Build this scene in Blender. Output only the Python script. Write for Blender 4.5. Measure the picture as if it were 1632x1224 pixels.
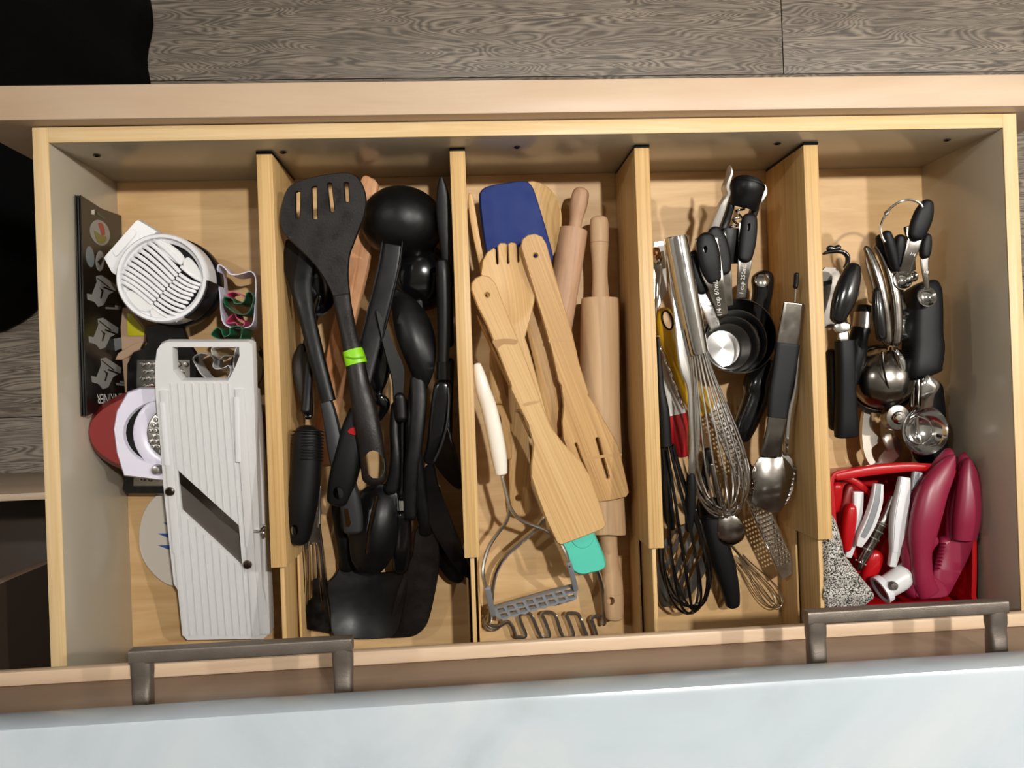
import bpy, bmesh, math, random
from mathutils import Vector, Matrix, Euler, noise
from mathutils.geometry import delaunay_2d_cdt
random.seed(4)
SC = bpy.context.scene
for o_ in list(bpy.data.objects): bpy.data.objects.remove(o_)
COL = SC.collection
ZB = 0.45                                   # height of the drawer's bottom above the kitchen floor
# ------------------------------------------------------------------ camera
CAM = Vector((-0.08604, -0.2446, 0.85814 + ZB))
ROT = Euler((0.00451, -0.06184, -0.03674), 'XYZ')
FPX = 1180.0
cd = bpy.data.cameras.new('camera'); cam = bpy.data.objects.new('camera', cd); COL.objects.link(cam)
cam.location = CAM; cam.rotation_euler = ROT
cd.sensor_width = 36; cd.lens = FPX / 1632 * 36; cd.clip_start = 0.01; cd.clip_end = 50
SC.camera = cam
# ------------------------------------------------------------------ light
w = bpy.data.worlds.new('world'); SC.world = w; w.use_nodes = True
bg = w.node_tree.nodes['Background']; bg.inputs[0].default_value = (1, 0.98, 0.95, 1); bg.inputs[1].default_value = 0.07
def lamp(loc, power, size, color=(1, .965, .905)):
    l = bpy.data.lights.new('ceiling_lamp', 'AREA'); l.shape = 'DISK'; l.size = size; l.energy = power; l.color = color
    o = bpy.data.objects.new('ceiling_lamp', l); COL.objects.link(o); o.location = loc
    return o
lamp((0.42, 0.15, 2.42), 27, .08)
lamp((1.40, 0.15, 2.42), 23, .08)
lamp((-1.30, 0.45, 2.42), 8, .08)
SC.view_settings.view_transform = 'Standard'; SC.view_settings.look = 'None'
SC.view_settings.gamma = 1; SC.view_settings.use_curve_mapping = False
SC.view_settings.exposure = 0.08
# ------------------------------------------------------------------ helpers
RM = ROT.to_matrix()
def ray(px, py):
    return RM @ Vector(((px - 816) / FPX, (612 - py) / FPX, -1))
def P(px, py, z):                           # a point of the photograph at height z above the drawer bottom
    d = ray(px, py); k = (z + ZB - CAM.z) / d.z
    return CAM + d * k
def mpp(px, py, z):                         # metres per pixel there
    return (P(px + 1, py, z) - P(px, py, z)).length
class R:                                    # a region of the photograph measured at its own scale
    def __init__(s, x, y, k): s.x, s.y, s.k = x, y, k
    def __call__(s, *pts):
        r = []
        for p in pts:
            q = list(p); q[0] = s.x + p[0] * s.k; q[1] = s.y + p[1] * s.k
            if len(q) > 3: q[3] = p[3] * s.k
            r.append(tuple(q))
        return r
R1 = R(80, 280, .3267); R2 = R(80, 620, .3756); R3 = R(430, 260, .3267); R4 = R(430, 620, .335)
R5 = R(730, 270, .3187); R6 = R(730, 620, .3267); R7 = R(1020, 250, .3186); R8 = R(1020, 620, .3103)
CA = R(1290, 290, .2207); CB = R(1290, 520, .1961); CC = R(1290, 700, .2941); CK = R(330, 420, .1634)
CM = R(740, 860, .1654); G1 = R(1030, 360, .2451); B3 = R(110, 470, .1716); PX = R(0, 0, 1)
class Plane:                                # plane through three photograph points with heights; gives the height along a pixel's ray
    def __init__(s, *a):
        p = [P(*q) for q in a]; s.p = p[0]; s.n = (p[1] - p[0]).cross(p[2] - p[0]).normalized()
        if s.n.dot(CAM - s.p) < 0: s.n = -s.n
    def __call__(s, px, py):
        d = ray(px, py); k = (s.p - CAM).dot(s.n) / d.dot(s.n)
        return (CAM + d * k).z - ZB
def off(pl, dz): return lambda x, y: pl(x, y) + dz
ORG = {}
def link(name, me, parent=None, mat=None, origin=None):
    o = bpy.data.objects.new(name, me); COL.objects.link(o)
    if parent is not None:
        o.parent = parent; org = ORG[parent.name]
    else:
        if origin is None:
            n = len(me.vertices); org = sum((v.co for v in me.vertices), Vector()) / max(n, 1)
            org.z = min(v.co.z for v in me.vertices)
        else: org = Vector(origin)
        o.location = org
    me.transform(Matrix.Translation(-org)); ORG[o.name] = org
    if mat: me.materials.append(mat)
    return o
def T(name, label, cat, at, group=None):
    o = bpy.data.objects.new(name, None); COL.objects.link(o); o.location = at; o.empty_display_size = .02
    ORG[o.name] = Vector(at); return tag(o, label, cat, group)
def tag(o, label, cat, group=None):
    o['label'] = label; o['category'] = cat
    if group: o['group'] = group
    return o
def uvlong(me, axis=None):                  # u along the long side in metres, v across
    vs = [v.co for v in me.vertices]
    if not vs: return
    c = sum(vs, Vector()) / len(vs)
    if axis is None:
        sxx = sum((v.x - c.x) ** 2 for v in vs); syy = sum((v.y - c.y) ** 2 for v in vs); szz = sum((v.z - c.z) ** 2 for v in vs)
        sxy = sum((v.x - c.x) * (v.y - c.y) for v in vs)
        a = .5 * math.atan2(2 * sxy, sxx - syy); axis = Vector((math.cos(a), math.sin(a), 0))
        if szz > max(sxx, syy): axis = Vector((0, 0, 1))
    axis = axis.normalized(); side = Vector((0, 0, 1)).cross(axis)
    if side.length < .1: side = Vector((1, 0, 0))
    side.normalize(); up = axis.cross(side); r = random.random() * 7
    uv = me.uv_layers.new(name='UVMap').data
    for l in me.loops:
        d = me.vertices[l.vertex_index].co - c
        uv[l.index].uv = (d.dot(axis) + r, d.dot(side) + .8 * d.dot(up) + r)
def fin(bm, name, mat, parent, smooth=True, ang=.7, origin=None, axis=None, recalc=True):
    bmesh.ops.remove_doubles(bm, verts=bm.verts, dist=1e-6)
    if recalc: bmesh.ops.recalc_face_normals(bm, faces=bm.faces)
    me = bpy.data.meshes.new(name); bm.to_mesh(me); bm.free()
    for p in me.polygons: p.use_smooth = smooth
    if smooth: me.set_sharp_from_angle(angle=ang)
    uvlong(me, axis)
    return link(name, me, parent, mat, origin)
def cr(a, b, c, d, t):
    return tuple(.5 * (2 * q + (r - p) * t + (2 * p - 5 * q + 4 * r - s) * t * t + (3 * q - p - 3 * r + s) * t ** 3) for p, q, r, s in zip(a, b, c, d))
def smooth_path(pts, sub, closed=False):
    n = len(pts)
    if n < 3 and not closed:
        return [tuple(a + (b - a) * k / sub for a, b in zip(pts[0], pts[1])) for k in range(sub + 1)]
    out = []
    for i in range(n if closed else n - 1):
        if closed: q = [pts[(i + k) % n] for k in (-1, 0, 1, 2)]
        else: q = [pts[max(0, min(n - 1, i + k))] for k in (-1, 0, 1, 2)]
        for k in range(sub): out.append(cr(*q, k / sub))
    if not closed: out.append(tuple(pts[-1]))
    return out
def tube(bm, path, e=2.0, n=12, cap=(1, 1), closed=False, up=Vector((0, 0, 1))):
    """path: [(Vector, width, thickness, roll)] in metres; superellipse section, plan-rounded ends"""
    m = len(path)
    if not closed:                          # extra rings so the ends round off
        L = [0]
        for i in range(1, m): L.append(L[-1] + (path[i][0] - path[i - 1][0]).length)
        tot = L[-1]
        def at(s):
            for i in range(1, m):
                if L[i] >= s or i == m - 1:
                    d = L[i] - L[i - 1]; t = 0 if d == 0 else min(1, max(0, (s - L[i - 1]) / d))
                    a, b = path[i - 1], path[i]
                    return (a[0].lerp(b[0], t), a[1] + (b[1] - a[1]) * t, a[2] + (b[2] - a[2]) * t, a[3] + (b[3] - a[3]) * t)
        cw = [0, 0]
        for k, end in ((0, path[0]), (1, path[-1])):
            if cap[k]: cw[k] = min(tot * .45, max(.5 * end[1], .5 * end[2]) * cap[k])
        ss = sorted(set([cw[0] * (1 - math.cos(j * math.pi / 12)) for j in range(7)] + [s for s in L if cw[0] < s < tot - cw[1]] + [tot - cw[1] * (1 - math.cos(j * math.pi / 12)) for j in range(7)]))
        q = []
        for s in ss:
            c, ww, tt, rr = at(s); f = 1; g = 1
            for k, dist in ((0, s), (1, tot - s)):
                if cap[k] and dist < cw[k]:
                    f *= math.sqrt(max(0, 1 - (1 - dist / cw[k]) ** 2))
                    ct = min(cw[k], max(.5 * tt, 1e-5))
                    if dist < ct: g *= math.sqrt(max(0, 1 - (1 - dist / ct) ** 2))
            q.append((c, max(ww * f, 1e-5), max(tt * g, 1e-5), rr))
        path = q; m = len(path)
    rings = []
    for i in range(m):
        a = path[i - 1][0] if (i > 0 or closed) else path[0][0]
        b = path[(i + 1) % m][0] if (i < m - 1 or closed) else path[-1][0]
        t = (b - a)
        if t.length < 1e-9: t = Vector((1, 0, 0))
        t.normalize(); s = t.cross(up)
        if s.length < .05: s = t.cross(Vector((0, 1, 0)))
        s.normalize(); nn = s.cross(t)
        c, ww, tt, rr = path[i]
        if rr: s, nn = s * math.cos(rr) + nn * math.sin(rr), nn * math.cos(rr) - s * math.sin(rr)
        ring = []
        for k in range(n):
            th = 2 * math.pi * (k + .5) / n; cx, sy = math.cos(th), math.sin(th)
            x = math.copysign(abs(cx) ** (2 / e), cx); y = math.copysign(abs(sy) ** (2 / e), sy)
            ring.append(bm.verts.new(c + s * (x * ww / 2) + nn * (y * tt / 2)))
        rings.append(ring)
    for i in range(m if closed else m - 1):
        A, B = rings[i], rings[(i + 1) % m]
        for k in range(n): bm.faces.new((A[k], A[(k + 1) % n], B[(k + 1) % n], B[k]))
    if not closed:
        bm.faces.new(rings[0][::-1]); bm.faces.new(rings[-1])
def conv(pts, t):                           # (px,py,z,w_px[,t[,roll]]) -> tube path; t None = round
    out = []
    for p in pts:
        ww = p[3] * mpp(p[0], p[1], p[2])
        out.append((P(*p[:3]), ww, p[4] if p[4] is not None else ww, p[5]))
    return out
def full(pts, t):
    r = []
    for p in pts:
        p = list(p)
        if len(p) == 4: p.append(-1 if t is None else t)
        if len(p) == 5: p.append(0)
        r.append(tuple(p))
    return r
def sweep(name, pts, mat, parent=None, t=None, e=2.5, n=12, cap=(1, 1), closed=False, sub=6, ang=.7, bm=None):
    pts = full(pts, t)
    sm = smooth_path(pts, sub, closed)
    sm = [p[:4] + ((None if p[4] < 0 else p[4]),) + (p[5],) for p in sm]
    own = bm is None
    if own: bm = bmesh.new()
    tube(bm, conv(sm, t), e, n, cap, closed)
    if own: return fin(bm, name, mat, parent, ang=ang)
def wire(name, pts, r, mat, parent=None, closed=False, sub=6, n=8, bm=None):   # pts (px,py,z)
    own = bm is None
    if own: bm = bmesh.new()
    sm = smooth_path([tuple(p[:3]) for p in pts], sub, closed)
    tube(bm, [(P(*p), 2 * r, 2 * r, 0) for p in sm], 2, n, (1, 1), closed)
    if own: return fin(bm, name, mat, parent)
def wire3(name, pts, r, mat, parent=None, closed=False, n=8, bm=None, up=Vector((0, 0, 1))):   # world points
    own = bm is None
    if own: bm = bmesh.new()
    tube(bm, [(Vector(p), 2 * r, 2 * r, 0) for p in pts], 2, n, (1, 1), closed, up)
    if own: return fin(bm, name, mat, parent)
def inside(p, poly):
    x, y = p; c = False; j = len(poly) - 1
    for i in range(len(poly)):
        (xi, yi), (xj, yj) = poly[i], poly[j]
        if (yi > y) != (yj > y) and x < (xj - xi) * (y - yi) / (yj - yi) + xi: c = not c
        j = i
    return c
def plate(name, outline, zf, t, mat, parent=None, holes=(), smooth=True, rb=.0006, grid=None, sub=4, hsmooth=False, ang=.7, nrm=None, bm=None):
    """a sheet whose top follows zf over the outline (photograph px), with real holes and a rounded edge"""
    def ol(o, s):
        o = [tuple(p[:2]) for p in o]
        return smooth_path(o, sub, True) if s else o
    loops = [ol(outline, smooth)] + [ol(h, hsmooth) for h in holes]
    pts = []; edges = []
    for lp in loops:
        b = len(pts); pts += lp; edges += [(b + i, b + (i + 1) % len(lp)) for i in range(len(lp))]
    xs = [p[0] for p in loops[0]]; ys = [p[1] for p in loops[0]]
    if isinstance(zf, Plane) or not callable(zf): g = grid
    else: g = grid or max(max(xs) - min(xs), max(ys) - min(ys)) / 14
    if g:
        x = min(xs) + g / 2
        while x < max(xs):
            y = min(ys) + g / 2
            while y < max(ys):
                if inside((x, y), loops[0]) and not any(inside((x, y), h) for h in loops[1:]): pts.append((x, y))
                y += g
            x += g
    vv, ee, ff, *_ = delaunay_2d_cdt([Vector(p) for p in pts], edges, [], 0, 1e-5)
    tri = []
    for f in ff:
        c = (sum(vv[i].x for i in f) / 3, sum(vv[i].y for i in f) / 3)
        if inside(c, loops[0]) and not any(inside(c, h) for h in loops[1:]): tri.append(f)
    Z = zf if callable(zf) else (lambda x, y: zf)
    own = bm is None
    if own: bm = bmesh.new()
    if nrm is None: nrm = zf.n if isinstance(zf, Plane) else Vector((0, 0, 1))
    W3 = [P(v.x, v.y, Z(v.x, v.y)) for v in vv]
    top = {}; bot = {}
    def g_(d, i, q):
        if i not in d: d[i] = bm.verts.new(q)
        return d[i]
    cnt = {}
    for f in tri:
        for k in range(3):
            a, b = f[k], f[(k + 1) % 3]; cnt[(a, b)] = 1
        bm.faces.new([g_(top, i, W3[i]) for i in f]); bm.faces.new([g_(bot, i, W3[i] - nrm * t) for i in reversed(f)])
    bnd = [(a, b) for (a, b) in cnt if (b, a) not in cnt]
    on = {}
    for a, b in bnd:
        d = (W3[b] - W3[a]); 
        if d.length < 1e-12: continue
        o = d.normalized().cross(nrm)
        # outward = away from the triangle side; CDT faces are counter-clockwise in px space (y down), sign fixed below
        on.setdefault(a, []).append(o); on.setdefault(b, []).append(o)
    sgn = 1
    if bnd:
        ar = sum((W3[f[1]] - W3[f[0]]).cross(W3[f[2]] - W3[f[0]]).dot(nrm) for f in tri); sgn = 1 if ar > 0 else -1
    mid = {}
    for i, l in on.items():
        o = sum(l, Vector()); o = o.normalized() if o.length > 1e-6 else Vector()
        mid[i] = bm.verts.new(W3[i] - nrm * (t / 2) + o * (rb * sgn))
    for a, b in bnd:
        if a in mid and b in mid:
            bm.faces.new((top[b], top[a], mid[a], mid[b])); bm.faces.new((mid[b], mid[a], bot[a], bot[b]))
    if own: return fin(bm, name, mat, parent, ang=ang)
def ell(cx, cy, rx, ry, n=24, rot=0):
    return [(cx + rx * math.cos(a) * math.cos(rot) - ry * math.sin(a) * math.sin(rot), cy + rx * math.cos(a) * math.sin(rot) + ry * math.sin(a) * math.cos(rot)) for a in (2 * math.pi * k / n for k in range(n))]
def lathe(name, prof, c, axis, mat, parent=None, seg=32, bm=None, ang=.7, close=False, stretch=None):
    """prof [(r,h)] turned about axis through world point c; stretch=(vector, factor) widens it one way"""
    own = bm is None
    if own: bm = bmesh.new()
    ax = Vector(axis).normalized(); u = ax.orthogonal().normalized(); v = ax.cross(u); c = Vector(c)
    rings = []
    for r, h in prof:
        if r < 1e-7: rings.append([bm.verts.new(c + ax * h)])
        else: rings.append([bm.verts.new(c + ax * h + (u * math.cos(2 * math.pi * k / seg) + v * math.sin(2 * math.pi * k / seg)) * r) for k in range(seg)])
    if stretch:
        sv = Vector(stretch[0]).normalized()
        for ring in rings:
            for b in ring:
                d = (b.co - c).dot(sv); b.co += sv * d * (stretch[1] - 1)
    pr = list(zip(rings, rings[1:]))
    if close: pr.append((rings[-1], rings[0]))
    for A, B in pr:
        for k in range(seg):
            a0, a1 = A[k % len(A)], A[(k + 1) % len(A)]; b0, b1 = B[k % len(B)], B[(k + 1) % len(B)]
            f = []
            for q in (a0, a1, b1, b0):
                if q not in f: f.append(q)
            if len(f) > 2: bm.faces.new(f)
    if own: return fin(bm, name, mat, parent, ang=ang)
def box(name, b, mat, parent=None, bev=.001, bm=None, axis=None, origin=None):   # b in drawer coordinates (z above the drawer bottom)
    own = bm is None
    if own: bm = bmesh.new()
    x0, x1, y0, y1, z0, z1 = b
    r = bmesh.ops.create_cube(bm, size=1)
    for v in r['verts']: v.co = Vector(((x0 + x1) / 2 + v.co.x * (x1 - x0), (y0 + y1) / 2 + v.co.y * (y1 - y0), (z0 + z1) / 2 + v.co.z * (z1 - z0) + ZB))
    if bev:
        es = list({e for v in r['verts'] for e in v.link_edges}); bmesh.ops.bevel(bm, geom=es, offset=bev, segments=2, affect='EDGES', profile=.5)
    if own:
        d = [x1 - x0, y1 - y0, z1 - z0]
        if axis is None: axis = Vector([1 if d[i] == max(d) else 0 for i in range(3)])
        return fin(bm, name, mat, parent, ang=.6, axis=axis, origin=origin)
def carve(o, outline, z0, z1):              # cuts a real hole (photograph outline) through a closed mesh
    bm = bmesh.new(); lo = [bm.verts.new(P(x, y, z0)) for x, y in outline]; hi = [bm.verts.new(P(x, y, z1)) for x, y in outline]
    n = len(lo); bm.faces.new(lo); bm.faces.new(hi[::-1])
    for k in range(n): bm.faces.new((lo[k], hi[k], hi[(k + 1) % n], lo[(k + 1) % n]))
    bmesh.ops.recalc_face_normals(bm, faces=bm.faces)
    me = bpy.data.meshes.new('hole'); bm.to_mesh(me); bm.free(); me.materials.append(o.data.materials[0])
    me.transform(Matrix.Translation(-ORG[o.name]))
    h = bpy.data.objects.new('hole', me); COL.objects.link(h)
    h.parent = o.parent; h.location = o.location
    m = o.modifiers.new('hole', 'BOOLEAN'); m.object = h; m.operation = 'DIFFERENCE'; m.solver = 'EXACT'
    bpy.context.view_layer.update()
    nm = bpy.data.meshes.new_from_object(o.evaluated_get(bpy.context.evaluated_depsgraph_get()))
    o.modifiers.clear(); bpy.data.objects.remove(h)
    if len(nm.polygons) > 10:
        o.data = nm
        for p in nm.polygons: p.use_smooth = True
        nm.set_sharp_from_angle(angle=.7)
def text(s, px, py, dx, dy, size, zf, mat, parent, name='lettering', lift=.0004, sx=1):
    """flat lettering; (px,py) start, (dx,dy) reading direction in px, size px, laid on zf"""
    c = bpy.data.curves.new(name, 'FONT'); c.body = s; c.size = 1; c.resolution_u = 2
    o = bpy.data.objects.new(name, c); COL.objects.link(o); bpy.context.view_layer.update()
    me = bpy.data.meshes.new_from_object(o.evaluated_get(bpy.context.evaluated_depsgraph_get()))
    bpy.data.objects.remove(o); bpy.data.curves.remove(c)
    L = math.hypot(dx, dy); ux, uy = dx / L, dy / L
    Z = zf if callable(zf) else (lambda x, y: zf)
    nn = zf.n if isinstance(zf, Plane) else Vector((0, 0, 1))
    for v in me.vertices:
        a, b = v.co.x * size * sx, v.co.y * size
        x, y = px + ux * a + uy * b, py + uy * a - ux * b
        v.co = P(x, y, Z(x, y)) + nn * lift
    me.name = name; me.materials.clear()
    return link(name, me, parent, mat)
# ------------------------------------------------------------------ materials
def lin(h):
    h = h.lstrip('#'); r = []
    for k in (0, 2, 4):
        c = int(h[k:k + 2], 16) / 255; r.append(c / 12.92 if c <= .04045 else ((c + .055) / 1.055) ** 2.4)
    return (*r, 1)
def mat(name, col, rough=.5, metal=0, spec=.5, bump=0, bscale=300, var=0, aniso=0, coat=0, trans=0, alpha=None):
    m = bpy.data.materials.new(name); m.use_nodes = True; N = m.node_tree.nodes; L = m.node_tree.links; b = N['Principled BSDF']
    b.inputs['Base Color'].default_value = lin(col); b.inputs['Roughness'].default_value = rough; b.inputs['Metallic'].default_value = metal
    b.inputs['Specular IOR Level'].default_value = spec; b.inputs['Coat Weight'].default_value = coat
    b.inputs['Transmission Weight'].default_value = trans
    if alpha is not None: b.inputs['Alpha'].default_value = alpha
    tc = N.new('ShaderNodeTexCoord')
    if var or bump:
        n = N.new('ShaderNodeTexNoise'); n.inputs['Scale'].default_value = bscale; n.inputs['Detail'].default_value = 4
        L.new(tc.outputs['Object'], n.inputs['Vector'])
    if bump:
        bp = N.new('ShaderNodeBump'); bp.inputs['Strength'].default_value = bump; bp.inputs['Distance'].default_value = .001
        L.new(n.outputs['Fac'], bp.inputs['Height']); L.new(bp.outputs[0], b.inputs['Normal'])
    if var:
        n2 = N.new('ShaderNodeTexNoise'); n2.inputs['Scale'].default_value = 60; n2.inputs['Detail'].default_value = 6
        L.new(tc.outputs['Object'], n2.inputs['Vector'])
        mr = N.new('ShaderNodeMapRange'); mr.inputs[1].default_value = .3; mr.inputs[2].default_value = .7
        mr.inputs[3].default_value = max(.02, rough - var); mr.inputs[4].default_value = min(1, rough + var)
        L.new(n2.outputs['Fac'], mr.inputs[0]); L.new(mr.outputs[0], b.inputs['Roughness'])
    return m
def wood(name, c1, c2, su=6, sv=90, rough=.5, ring=0, dist=1.5, rnd=False, c3=None, spec=.4, bump=.15, lo=.3, hi=.7, rmix=.35):
    m = bpy.data.materials.new(name); m.use_nodes = True; N = m.node_tree.nodes; L = m.node_tree.links; b = N['Principled BSDF']
    b.inputs['Roughness'].default_value = rough; b.inputs['Specular IOR Level'].default_value = spec
    uv = N.new('ShaderNodeUVMap'); uv.uv_map = 'UVMap'
    mp = N.new('ShaderNodeMapping'); mp.inputs['Scale'].default_value = (su, sv, 1); src = uv.outputs[0]
    if rnd:
        oi = N.new('ShaderNodeObjectInfo'); ml = N.new('ShaderNodeMath'); ml.operation = 'MULTIPLY'; ml.inputs[1].default_value = 30
        va = N.new('ShaderNodeVectorMath'); va.operation = 'ADD'
        L.new(oi.outputs['Random'], ml.inputs[0]); L.new(src, va.inputs[0]); L.new(ml.outputs[0], va.inputs[1]); src = va.outputs[0]
    L.new(src, mp.inputs[0])
    n = N.new('ShaderNodeTexNoise'); n.inputs['Scale'].default_value = 1; n.inputs['Detail'].default_value = 6; n.inputs['Roughness'].default_value = .62; n.inputs['Distortion'].default_value = dist
    L.new(mp.outputs[0], n.inputs['Vector']); fac = n.outputs['Fac']
    if ring:                                # cathedral figure: contour bands of a large slow field
        m2 = N.new('ShaderNodeMapping'); m2.inputs['Scale'].default_value = (su * .22, sv * .16, 1); L.new(src, m2.inputs[0])
        n2 = N.new('ShaderNodeTexNoise'); n2.inputs['Scale'].default_value = 1; n2.inputs['Detail'].default_value = 2; n2.inputs['Distortion'].default_value = .4
        L.new(m2.outputs[0], n2.inputs['Vector'])
        k = N.new('ShaderNodeMath'); k.operation = 'MULTIPLY'; k.inputs[1].default_value = ring; L.new(n2.outputs['Fac'], k.inputs[0])
        s = N.new('ShaderNodeMath'); s.operation = 'FRACT'; L.new(k.outputs[0], s.inputs[0]); s.operation = 'PINGPONG'; s.inputs[1].default_value = .5
        s2 = N.new('ShaderNodeMath'); s2.operation = 'MULTIPLY'; s2.inputs[1].default_value = 2; L.new(s.outputs[0], s2.inputs[0])
        mx = N.new('ShaderNodeMix'); mx.inputs[0].default_value = rmix; L.new(fac, mx.inputs[2]); L.new(s2.outputs[0], mx.inputs[3]); fac = mx.outputs[0]
    cr_ = N.new('ShaderNodeValToRGB'); e = cr_.color_ramp.elements; e[0].position = lo; e[0].color = lin(c2); e[1].position = hi; e[1].color = lin(c1)
    L.new(fac, cr_.inputs[0]); out = cr_.outputs[0]
    if c3:
        m3 = N.new('ShaderNodeMapping'); m3.inputs['Scale'].default_value = (2.5, 9, 1); L.new(src, m3.inputs[0])
        n3 = N.new('ShaderNodeTexNoise'); n3.inputs['Scale'].default_value = 1.5; n3.inputs['Detail'].default_value = 4; L.new(m3.outputs[0], n3.inputs['Vector'])
        r3 = N.new('ShaderNodeMapRange'); r3.inputs[1].default_value = .42; r3.inputs[2].default_value = .68; r3.inputs[4].default_value = .6; L.new(n3.outputs['Fac'], r3.inputs[0])
        x3 = N.new('ShaderNodeMix'); x3.data_type = 'RGBA'; L.new(r3.outputs[0], x3.inputs[0]); L.new(out, x3.inputs[6]); x3.inputs[7].default_value = lin(c3); out = x3.outputs[2]
    L.new(out, b.inputs['Base Color'])
    if bump:
        bp = N.new('ShaderNodeBump'); bp.inputs['Strength'].default_value = bump; bp.inputs['Distance'].default_value = .0006
        L.new(fac, bp.inputs['Height']); L.new(bp.outputs[0], b.inputs['Normal'])
    return m
M_EDGE = wood('maple_edge', '#dcc196', '#cbab78', 5, 120, .45, bump=.05)
M_MELA = mat('satin_drawer_side', '#b0a695', .22, spec=.7)
M_BOT = wood('drawer_bottom_birch', '#d4b283', '#bb9462', 7, 60, .5, ring=7, dist=1.2, rmix=.2, c3='#c5a070', bump=.04)
M_BAM = wood('bamboo_divider', '#d9b780', '#b38b55', 3, 420, .45, dist=.4, bump=.1)
M_FRONT = wood('pale_maple_front', '#c9b29a', '#b79e86', 4, 30, .42, ring=3, c3='#c0a080', bump=.03)
M_FRONT_IN = wood('maple_front_inside', '#b7a088', '#a58d74', 4, 60, .4, bump=.02)
M_BROWN = wood('taupe_maple_front', '#9a8170', '#86705f', 3, 50, .3, spec=.5, bump=.02)
M_PLANK = wood('grey_oak_plank', '#a09384', '#5b534b', 13, 130, .5, ring=40, dist=1.4, rnd=True, c3='#6b6259', bump=.3, lo=.36, hi=.66, rmix=.3)
M_LIT_BAND = wood('lit_band_maple', '#dcc2a6', '#cdb092', 3, 50, .4, bump=.02)  # paler maple: light on the front's lower edge put into the colour
M_SHADE_IN = mat('shade_toned_interior', '#3f332a', .5)  # dark tone stands in for the shade under the counter
M_BLK = mat('matte_black_nylon', '#080809', .42, spec=.32, bump=.04, var=.08)
M_BLK2 = mat('soft_black_rubber', '#09090b', .52, spec=.28, bump=.08, bscale=900)
M_GLO = mat('glossy_black_plastic', '#0b0b0d', .16, spec=.6, var=.05)
M_BRN = mat('worn_brown_black_nylon', '#15100e', .42, spec=.4, bump=.15, bscale=500, var=.1)
M_GRY = mat('charcoal_grey_plastic', '#232426', .5, bump=.03)
M_CHR = mat('polished_steel', '#d9d9d9', .1, 1, var=.04)
M_STL = mat('brushed_steel', '#b9b6b1', .33, 1, bump=.03, bscale=800, var=.07)
M_WIR = mat('steel_wire', '#d8d6d2', .24, 1)
M_CUP = mat('spun_steel', '#8b8987', .3, 1)
_n = M_CUP.node_tree.nodes.new('ShaderNodeTangent'); _n.direction_type = 'RADIAL'; _n.axis = 'Z'
M_CUP.node_tree.links.new(_n.outputs[0], M_CUP.node_tree.nodes['Principled BSDF'].inputs['Tangent']); M_CUP.node_tree.nodes['Principled BSDF'].inputs['Anisotropic'].default_value = .75
M_DST = mat('dark_steel', '#85807a', .2, 1, var=.06)
M_BLADE = mat('grey_steel_blade', '#6f6963', .42, .6, var=.06)
M_WHT = mat('white_plastic', '#d3d3d4', .34, bump=.02)
M_WHT2 = mat('bright_white_plastic', '#dcdce0', .28)
M_LIL = mat('pale_lilac_plastic', '#d3d0e0', .3)
M_IVO = mat('ivory_plastic', '#e9e2d6', .3)
M_RED = mat('brick_red_plastic', '#7b1815', .38, bump=.03)
M_RED2 = mat('bright_red_plastic', '#ad1016', .28, spec=.5)
M_BUR = mat('burgundy_plastic', '#821b38', .38, bump=.03)
M_GRN = mat('lime_green_plastic', '#86cc0c', .4)
M_DGRN = mat('dark_green_plastic', '#14583a', .35)
M_PNK = mat('pink_plastic', '#c2456f', .3)
M_BLU = mat('navy_blue_silicone', '#13296a', .6, spec=.25, bump=.05, var=.06)
M_TEAL = mat('turquoise_silicone', '#4cc0aa', .45)
M_YEL = mat('yellow_plastic', '#c79a12', .35)
M_YEL2 = mat('yellow_print', '#c3bd22', .3)
M_GPL = mat('grey_masher_plastic', '#84878b', .4)
M_BW1 = wood('pale_bamboo_utensil', '#d8b57f', '#b88f5a', 3, 480, .5, c3='#c39c67', dist=.15, bump=.08)
M_BW2 = wood('warm_bamboo_utensil', '#cfa870', '#a67c4a', 3, 420, .5, c3='#b38a55', dist=.15, bump=.08)
M_PIN = wood('beech_rolling_pin', '#d6b58f', '#bd9870', 9, 160, .55, dist=.6, c3='#bd9a74', bump=.1)
M_PIN2 = wood('pinkish_beech_pin', '#bf9a7b', '#a37c60', 9, 160, .55, dist=.6, bump=.1)
M_ORW = wood('weathered_orange_wood', '#d8a272', '#a95f2e', 9, 80, .6, c3='#e2bd98', bump=.2)
M_KRAFT = mat('kraft_paper', '#a58970', .6, bump=.1)
M_INK = mat('black_print', '#15120f', .28, spec=.5)
M_GRYP = mat('grey_print', '#8d8c88', .35)
M_WPR = mat('white_print', '#d4d2cc', .4)
M_BLUP = mat('blue_print', '#27549c', .4)
M_LGT = mat('translucent_white', '#cfc8bd', .35, spec=.4)
M_CLR = mat('clear_plastic', '#e8e8ea', .12, trans=.85)
M_HND = mat('pewter_handle', '#7f766d', .42, .65, bump=.25, bscale=1400, var=.08)
M_CLOTH = mat('black_cloth', '#060607', .9, spec=.1, bump=.2, bscale=700)
M_SKIN = mat('skin', '#b98a6c', .55)
M_HAIR = mat('dark_hair', '#1c130d', .6)
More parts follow.
